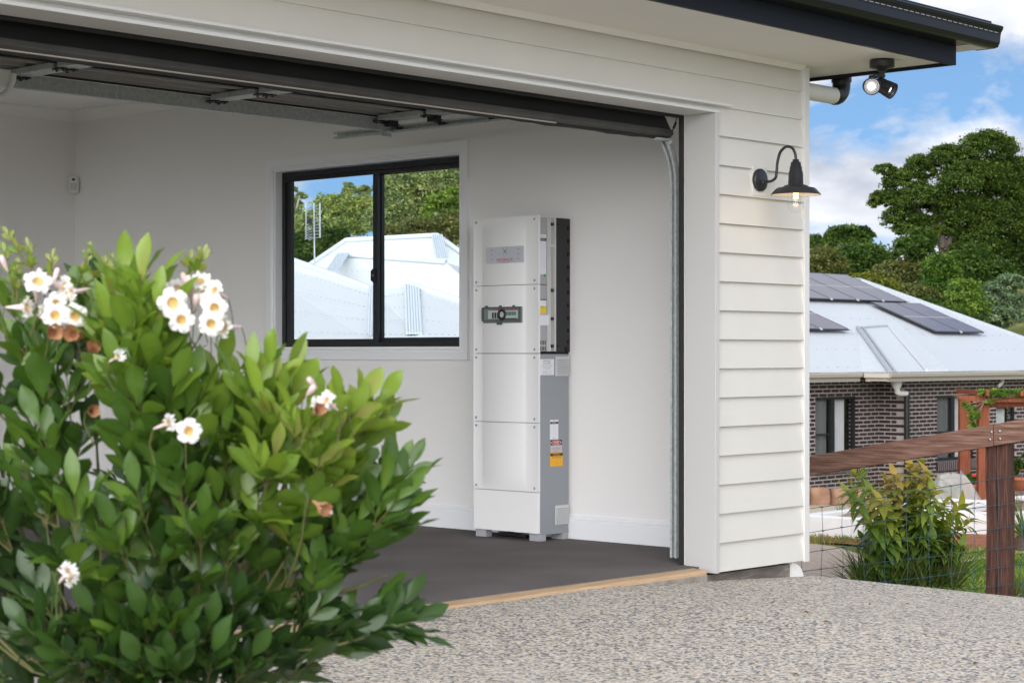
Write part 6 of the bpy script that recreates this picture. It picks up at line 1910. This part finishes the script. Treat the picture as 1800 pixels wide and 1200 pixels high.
WOOD = [([(285, 1610), (292, 1250), (300, 1040), (290, 900), (282, 780), (300, 690)], .011, 0), ([(300, 1180), (345, 1120), (420, 1020), (480, 900), (520, 800)], .008, -.04), ([(300, 1060), (220, 985), (140, 950), (60, 900)], .007, -.10),
        ([(120, 1330), (105, 1000), (95, 850), (60, 680), (35, 600)], .008, .05), ([(380, 1090), (470, 1060), (600, 1040), (680, 1010)], .006, -.06), ([(240, 1400), (180, 1150), (80, 1020)], .006, .1), ([(76, 800), (85, 700), (78, 560)], .005, .02), ([(96, 800), (100, 680), (105, 560)], .005, .04),
        ([(318, 720), (312, 640), (318, 580)], .004, -.02), ([(350, 1200), (450, 1150), (560, 1140), (640, 1120)], .005, -.12), ([(420, 1020), (520, 960), (620, 900), (690, 850)], .005, .04), ([(290, 900), (240, 800), (215, 680), (210, 590)], .006, -.06), ([(285, 850), (340, 790), (375, 720)], .005, .02),
        ([(250, 1300), (170, 1220), (60, 1180)], .004, -.1), ([(330, 1300), (390, 1230), (470, 1200)], .006, -.25), ([(290, 950), (330, 900), (370, 850)], .005, -.2), ([(480, 900), (560, 840), (610, 780)], .005, -.14), ([(290, 1000), (330, 960), (430, 930)], .005, .2), ([(120, 1000), (170, 900), (170, 780)], .006, .2), ([(60, 1000), (10, 850), (-30, 720)], .006, .1)]
WP = []
for pl, r, dd in WOOD:
    pts = catmull([P(x, y, D0_ + .03 + dd * min(1.0, i)) for i, (x, y) in enumerate(pl)], 5)
    st.tube(pts, list(np.linspace(r, r * .45, len(pts))), 7)
    WP += [(np.array(p), r) for p in pts]
WPA = np.array([p for p, r in WP])
def shoot(x, y, dd, tone, size=0.085, nodes=4, L=0.24, frm=None, sprig=False):
    tip = P(x, y, D0_ + dd)
    if not sprig:
        ce = base + np.array([0, 0, 0.45]); tip = tip - norm(tip - ce) * size * 0.85
    o = base + np.array([0, 0, 0.35]) + RT * ((x - 285) / FL * D0_ * 0.45) + FW * dd * .6 if frm is None else P(frm[0], frm[1], D0_ + dd * .6)
    if frm is None:
        want = tip - norm(tip - ce) * 0.20 - np.array([0, 0, 0.06])
        o = WPA[np.argmin(np.linalg.norm(WPA - want, axis=1) + 0.6 * np.maximum(0, WPA[:, 2] - tip[2] + 0.05))]
    ax = tip - o; Lt = np.linalg.norm(ax)
    mid = (o + tip) / 2 + np.array([0, 0, -0.06 * Lt]) + (0 if frm is not None else norm(np.array([ax[0], ax[1], 0])) * 0.05 * Lt)
    n = 9
    pts = [qbez(o, mid, tip, q) for q in np.linspace(0, 1, n)]
    st.tube(pts, list(np.linspace(0.0042 if not sprig else 0.003, 0.0017, n)), 6)
    axd = norm(tip - mid)
    s1 = norm(np.cross(axd, norm(camp - tip))); s2 = norm(np.cross(s1, axd))
    for k in range(nodes):
        q = 1 - min(0.85, (k * L / max(nodes - 1, 1)) / Lt)
        p = qbez(o, mid, tip, q)
        a = (k % 2) * math.pi / 2 + RNG.uniform(-.4, .4)
        for s in (0, math.pi):
            out = math.cos(a + s) * s1 + math.sin(a + s) * s2
            spread = RNG.uniform(0.40, 0.62) + 0.30 * k
            dv = norm(axd * (1.0 - 0.16 * k) + out * spread + np.array([0, 0, 0.12]))
            nrm = norm(np.cross(np.cross(dv, axd * .6 + np.array([0, 0, .9])), dv) + RNG.normal(0, .15, 3))
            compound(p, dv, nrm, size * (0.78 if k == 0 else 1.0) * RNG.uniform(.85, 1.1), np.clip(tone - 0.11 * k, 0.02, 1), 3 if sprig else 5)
    compound(tip, axd, s2, size * 0.8, tone, 5 if not sprig else 5)

# shoot tips (photo pixels), depth offset, leaf tone (young = light, low ones darkened as shade)
bright = [(212, 478, -.10, .74), (243, 482, -.12, .70), (268, 525, -.14, .68), (192, 560, -.14, .62), (232, 600, -.18, .62), (285, 575, -.14, .60), (218, 640, -.2, .55), (470, 655, -.12, .66), (500, 640, -.1, .72), (232, 500, -.05, .72), (205, 545, .05, .66), (255, 560, -.12, .70), (178, 520, .12, .5), (300, 610, .02, .56), (385, 640, .0, .66), (345, 660, -.1, .55),
          (540, 660, -.05, .80), (515, 700, -.15, .78), (560, 720, -.2, .80), (625, 720, -.1, .80), (650, 755, -.02, .74), (600, 775, -.18, .76), (480, 690, .08, .62), (455, 650, .12, .42),
          (590, 830, -.1, .66), (500, 790, -.2, .66), (425, 690, .0, .58), (420, 760, -.1, .50)]
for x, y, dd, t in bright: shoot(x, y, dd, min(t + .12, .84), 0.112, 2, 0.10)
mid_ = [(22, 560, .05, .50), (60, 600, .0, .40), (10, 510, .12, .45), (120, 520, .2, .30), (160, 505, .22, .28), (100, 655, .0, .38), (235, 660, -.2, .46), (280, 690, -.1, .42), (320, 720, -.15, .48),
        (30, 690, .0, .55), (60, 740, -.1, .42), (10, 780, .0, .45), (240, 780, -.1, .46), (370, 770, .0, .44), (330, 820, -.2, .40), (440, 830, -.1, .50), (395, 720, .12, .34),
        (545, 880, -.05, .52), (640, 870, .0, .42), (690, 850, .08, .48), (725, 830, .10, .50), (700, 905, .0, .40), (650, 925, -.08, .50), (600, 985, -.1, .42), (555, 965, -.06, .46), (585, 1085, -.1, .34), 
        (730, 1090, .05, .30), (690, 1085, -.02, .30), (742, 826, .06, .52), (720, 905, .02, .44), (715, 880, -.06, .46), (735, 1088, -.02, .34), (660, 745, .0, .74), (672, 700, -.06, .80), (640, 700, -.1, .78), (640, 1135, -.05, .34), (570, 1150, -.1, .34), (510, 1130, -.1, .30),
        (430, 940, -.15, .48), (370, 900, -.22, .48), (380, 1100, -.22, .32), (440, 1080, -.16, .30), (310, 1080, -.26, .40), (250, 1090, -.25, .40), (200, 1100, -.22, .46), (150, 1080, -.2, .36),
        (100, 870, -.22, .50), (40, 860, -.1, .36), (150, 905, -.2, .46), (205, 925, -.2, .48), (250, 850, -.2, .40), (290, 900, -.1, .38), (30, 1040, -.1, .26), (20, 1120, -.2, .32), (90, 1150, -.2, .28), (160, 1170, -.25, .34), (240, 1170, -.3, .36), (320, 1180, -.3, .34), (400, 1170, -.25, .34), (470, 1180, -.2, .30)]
for x, y, dd, t in mid_: shoot(x, y, dd, t + (.08 if y < 940 else -.02), 0.106, 2, 0.11)  # low shoots get a darker leaf tone to stand for deep shade
# darker growth within and behind
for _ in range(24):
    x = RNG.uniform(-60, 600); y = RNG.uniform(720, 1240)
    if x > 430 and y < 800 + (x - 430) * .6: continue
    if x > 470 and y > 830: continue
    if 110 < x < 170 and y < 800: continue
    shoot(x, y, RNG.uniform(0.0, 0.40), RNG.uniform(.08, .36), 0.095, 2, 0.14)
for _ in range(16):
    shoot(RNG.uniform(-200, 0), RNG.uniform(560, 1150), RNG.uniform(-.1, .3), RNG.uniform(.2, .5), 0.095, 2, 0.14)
# young bronzed sprigs above the flowers
for x, y, fx, fy in ((24, 428, 60, 480), (52, 452, 62, 520), (12, 460, 25, 520), (150, 462, 128, 520), (178, 472, 132, 520), (222, 458, 236, 520), (243, 472, 238, 540), (352, 462, 330, 520), (332, 474, 326, 520), (90, 470, 86, 500), (30, 490, 30, 540), (300, 590, 300, 640)):
    shoot(x, y, 0.03, 0.97, 0.030, 3, 0.05, frm=(fx, fy), sprig=True)
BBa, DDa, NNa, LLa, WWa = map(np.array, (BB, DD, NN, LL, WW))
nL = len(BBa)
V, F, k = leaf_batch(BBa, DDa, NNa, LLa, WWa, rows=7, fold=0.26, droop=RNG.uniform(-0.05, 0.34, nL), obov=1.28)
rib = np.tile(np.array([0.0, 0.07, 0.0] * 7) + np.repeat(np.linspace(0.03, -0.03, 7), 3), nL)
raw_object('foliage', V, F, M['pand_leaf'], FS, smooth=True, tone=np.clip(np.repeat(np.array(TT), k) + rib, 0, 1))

def flower(x, y, dd, yaw, pitch, size=0.046, wilted=False, bud=False, side=0):
    c = P(x, y, D0_ + dd - 0.10)
    tocam = norm(camp - c)
    a1 = norm(np.cross(UP, tocam)); a2 = np.cross(tocam, a1)
    ax = norm(tocam * math.cos(yaw) * math.cos(pitch) + a1 * math.sin(yaw) + a2 * math.sin(pitch))
    u = norm(np.cross(ax, UP + RNG.normal(0, .1, 3))); v = np.cross(ax, u)
    size *= 1.12; r0 = size * 0.165; mb = MB(); tone = []
    def ring(r, h, n=20): return [c + ax * h + r * (math.cos(2 * math.pi * j / n) * u + math.sin(2 * math.pi * j / n) * v) for j in range(n)]
    n = 20
    tub = [(0.0016, -0.050), (0.004, -0.034), (r0 * .75, -0.020), (r0, -0.006), (r0 * 1.12, 0.0)]
    if bud:
        tub = [(0.0016, -0.030), (0.0042, -0.018), (0.006, -0.004), (0.0052, 0.006), (0.0, 0.010)]
    if wilted: tub = [(0.0016, -0.030), (0.004, -0.018), (0.006, -0.006), (r0, 0.0)]
    vs = []
    for r, h in tub: vs += ring(r * size / 0.046, h * size / 0.046, n)
    fs = [(i * n + j, i * n + (j + 1) % n, (i + 1) * n + (j + 1) % n, (i + 1) * n + j) for i in range(len(tub) - 1) for j in range(n)]
    mb.m = 1; mb.add(vs, fs, True)
    if not bud:
        # five rounded, frilled lobes
        ph = RNG.uniform(0, 6.28)
        rows = 6; m = 60
        vs = []
        for i in range(rows):
            t = i / (rows - 1)
            for j in range(m):
                th = 2 * math.pi * j / m
                lob = abs(math.cos(2.5 * (th + ph))) ** 0.28
                R = r0 * 1.1 + (size * 0.5 * (0.62 + 0.42 * lob) - r0 * 1.1) * t
                if wilted: R = r0 * 1.0 + size * 0.22 * t * (0.6 + .4 * lob)
                h = 0.012 * t - size * 0.22 * t * t * (1 if not wilted else -1.2) + math.sin(th * 11 + ph * 3) * 0.0040 * t * t + math.sin(th * 5 + 1) * .002 * t
                vs.append(c + ax * h + R * (math.cos(th) * u + math.sin(th) * v))
        fs = [(i * m + j, i * m + (j + 1) % m, (i + 1) * m + (j + 1) % m, (i + 1) * m + j) for i in range(rows - 1) for j in range(m)]
        b0 = len(mb.f)
        mb.m = 0; mb.add(vs, fs, True)
        # yellow inside of the throat, a shallow cup just within the mouth
        mb.m = 2
        vs = ring(r0 * 1.06, 0.0012, n) + ring(r0 * .85, -0.006, n) + ring(r0 * .4, -0.016, n)
        fs = [(i * n + j, i * n + (j + 1) % n, (i + 1) * n + (j + 1) % n, (i + 1) * n + j) for i in range(2) for j in range(n)] + [tuple(2 * n + j for j in range(n))]
        mb.add(vs, fs, True)
        # fold of petal lip dusted yellow, on the lower side
        lo = -a2
        lip = norm(lo - ax * np.dot(lo, ax))
        w = norm(np.cross(ax, lip))
        if not wilted:
            mb.add([c + ax * .003 + lip * r0 * 0.9 + w * r0 * .5, c + ax * .003 + lip * r0 * 0.9 - w * r0 * .5, c + ax * .0042 + lip * r0 * 1.5 - w * r0 * .3, c + ax * .0042 + lip * r0 * 1.5 + w * r0 * .3], [(0, 1, 2, 3)])
    mats = [M['wilt'], M['wilt'], M['wilt']] if wilted else [M['petal'], M['pink'], M['throat']]
    o = mb.build('wilted_flower' if wilted else 'flower_bud' if bud else 'flower', mats, FS, tone=np.full(len(mb.v), RNG.uniform(.4, 1)))
    pe = c - ax * (0.05 * size / .046)
    st2.tube([pe, pe + np.array([0, 0, -0.025]) - ax * .01, pe + np.array([0, 0, -0.07]) + RT * RNG.uniform(-.02, .02)], 0.0013, 5)
    return o
st2 = MB()
for a in [(67, 494, -.02, 0.05, 0.72, .054), (113, 503, .02, -0.9, .3, .040), (126, 514, .0, -1.0, -.2, .036), (47, 540, -.02, 1.05, .0, .040), (99, 533, -.03, 0.1, .35, .042), (97, 554, -.05, 0.0, .18, .047), (132, 555, -.05, -.15, -.1, .046), (82, 548, .02, .5, .2, .036),
          (287, 505, .0, .7, .5, .040), (312, 505, .03, .2, .7, .036), (304, 532, -.06, .1, .18, .056), (319, 562, -.06, .05, .12, .048), (352, 494, .0, -.1, .75, .042), (358, 515, .0, -.5, .5, .036), (377, 510, -.02, -.7, .4, .038), (377, 541, -.05, -.12, .12, .048), (371, 569, -.06, .0, .05, .046), (393, 574, -.02, -.8, .0, .042), (365, 528, -.02, .2, .4, .036),
          (332, 757, -.26, .1, .05, .044), (297, 743, -.22, .9, .3, .032), (208, 626, -.14, .7, .4, .024), (573, 703, -.16, -.6, .5, .036), (560, 712, -.14, .3, .6, .034), (585, 708, -.12, -.9, .3, .030), (121, 1003, -.24, .5, .6, .034), (124, 1016, -.25, .8, -.6, .030)]:
    flower(a[0], a[1], a[2], a[3], a[4], a[5])
for a in [(93, 585, -.05, .2, .1, .040), (129, 587, -.05, -.2, .1, .042), (150, 588, -.02, -.9, .1, .034), (165, 615, -.06, .0, .4, .036), (556, 722, -.18, .4, .2, .030), (562, 888, -.15, .6, -.4, .034), (160, 722, -.1, .3, 0, .03)]:
    flower(*a[:6], wilted=True)
for a in [(330, 492, 0, .3, 1.2, .05), (322, 486, .0, -.3, 1.1, .045), (338, 500, 0, .1, 1.0, .05), (345, 524, -.03, .1, .9, .045), (88, 492, 0, -.8, .6, .05), (545, 668, -.16, -.5, .6, .04), (550, 682, -.16, .4, .5, .045), (100, 478, 0, .3, 1.3, .04), (70, 478, 0, -.2, 1.3, .04), (4, 455, 0, -.4, 1.2, .04)]:
    flower(*a[:6], bud=True)
st.v += []; 
b0 = len(st.v); st.v += st2.v; st.f += [tuple(i + b0 for i in f) for f in st2.f]; st.mi += st2.mi; st.sm += st2.sm
st.build('stems', M['shrub_stem'], FS)
# soil it grows from, let into the drive
mb = MB(); V = []; n = 24
for i in range(n):
    a = 2 * math.pi * i / n; r = 0.42 * (1 + .12 * math.sin(i * 2.1))
    V.append((base[0] + r * math.cos(a), base[1] + r * math.sin(a), dz(base[0] + r * math.cos(a), base[1] + r * math.sin(a)) + 0.006))
V.append((base[0], base[1], base[2] + 0.06))
mb.add(V, [(i, (i + 1) % n, n) for i in range(n)], True)
setp(mb.build('planting_bed', M['bed_soil'], loc=base), kind='structure')
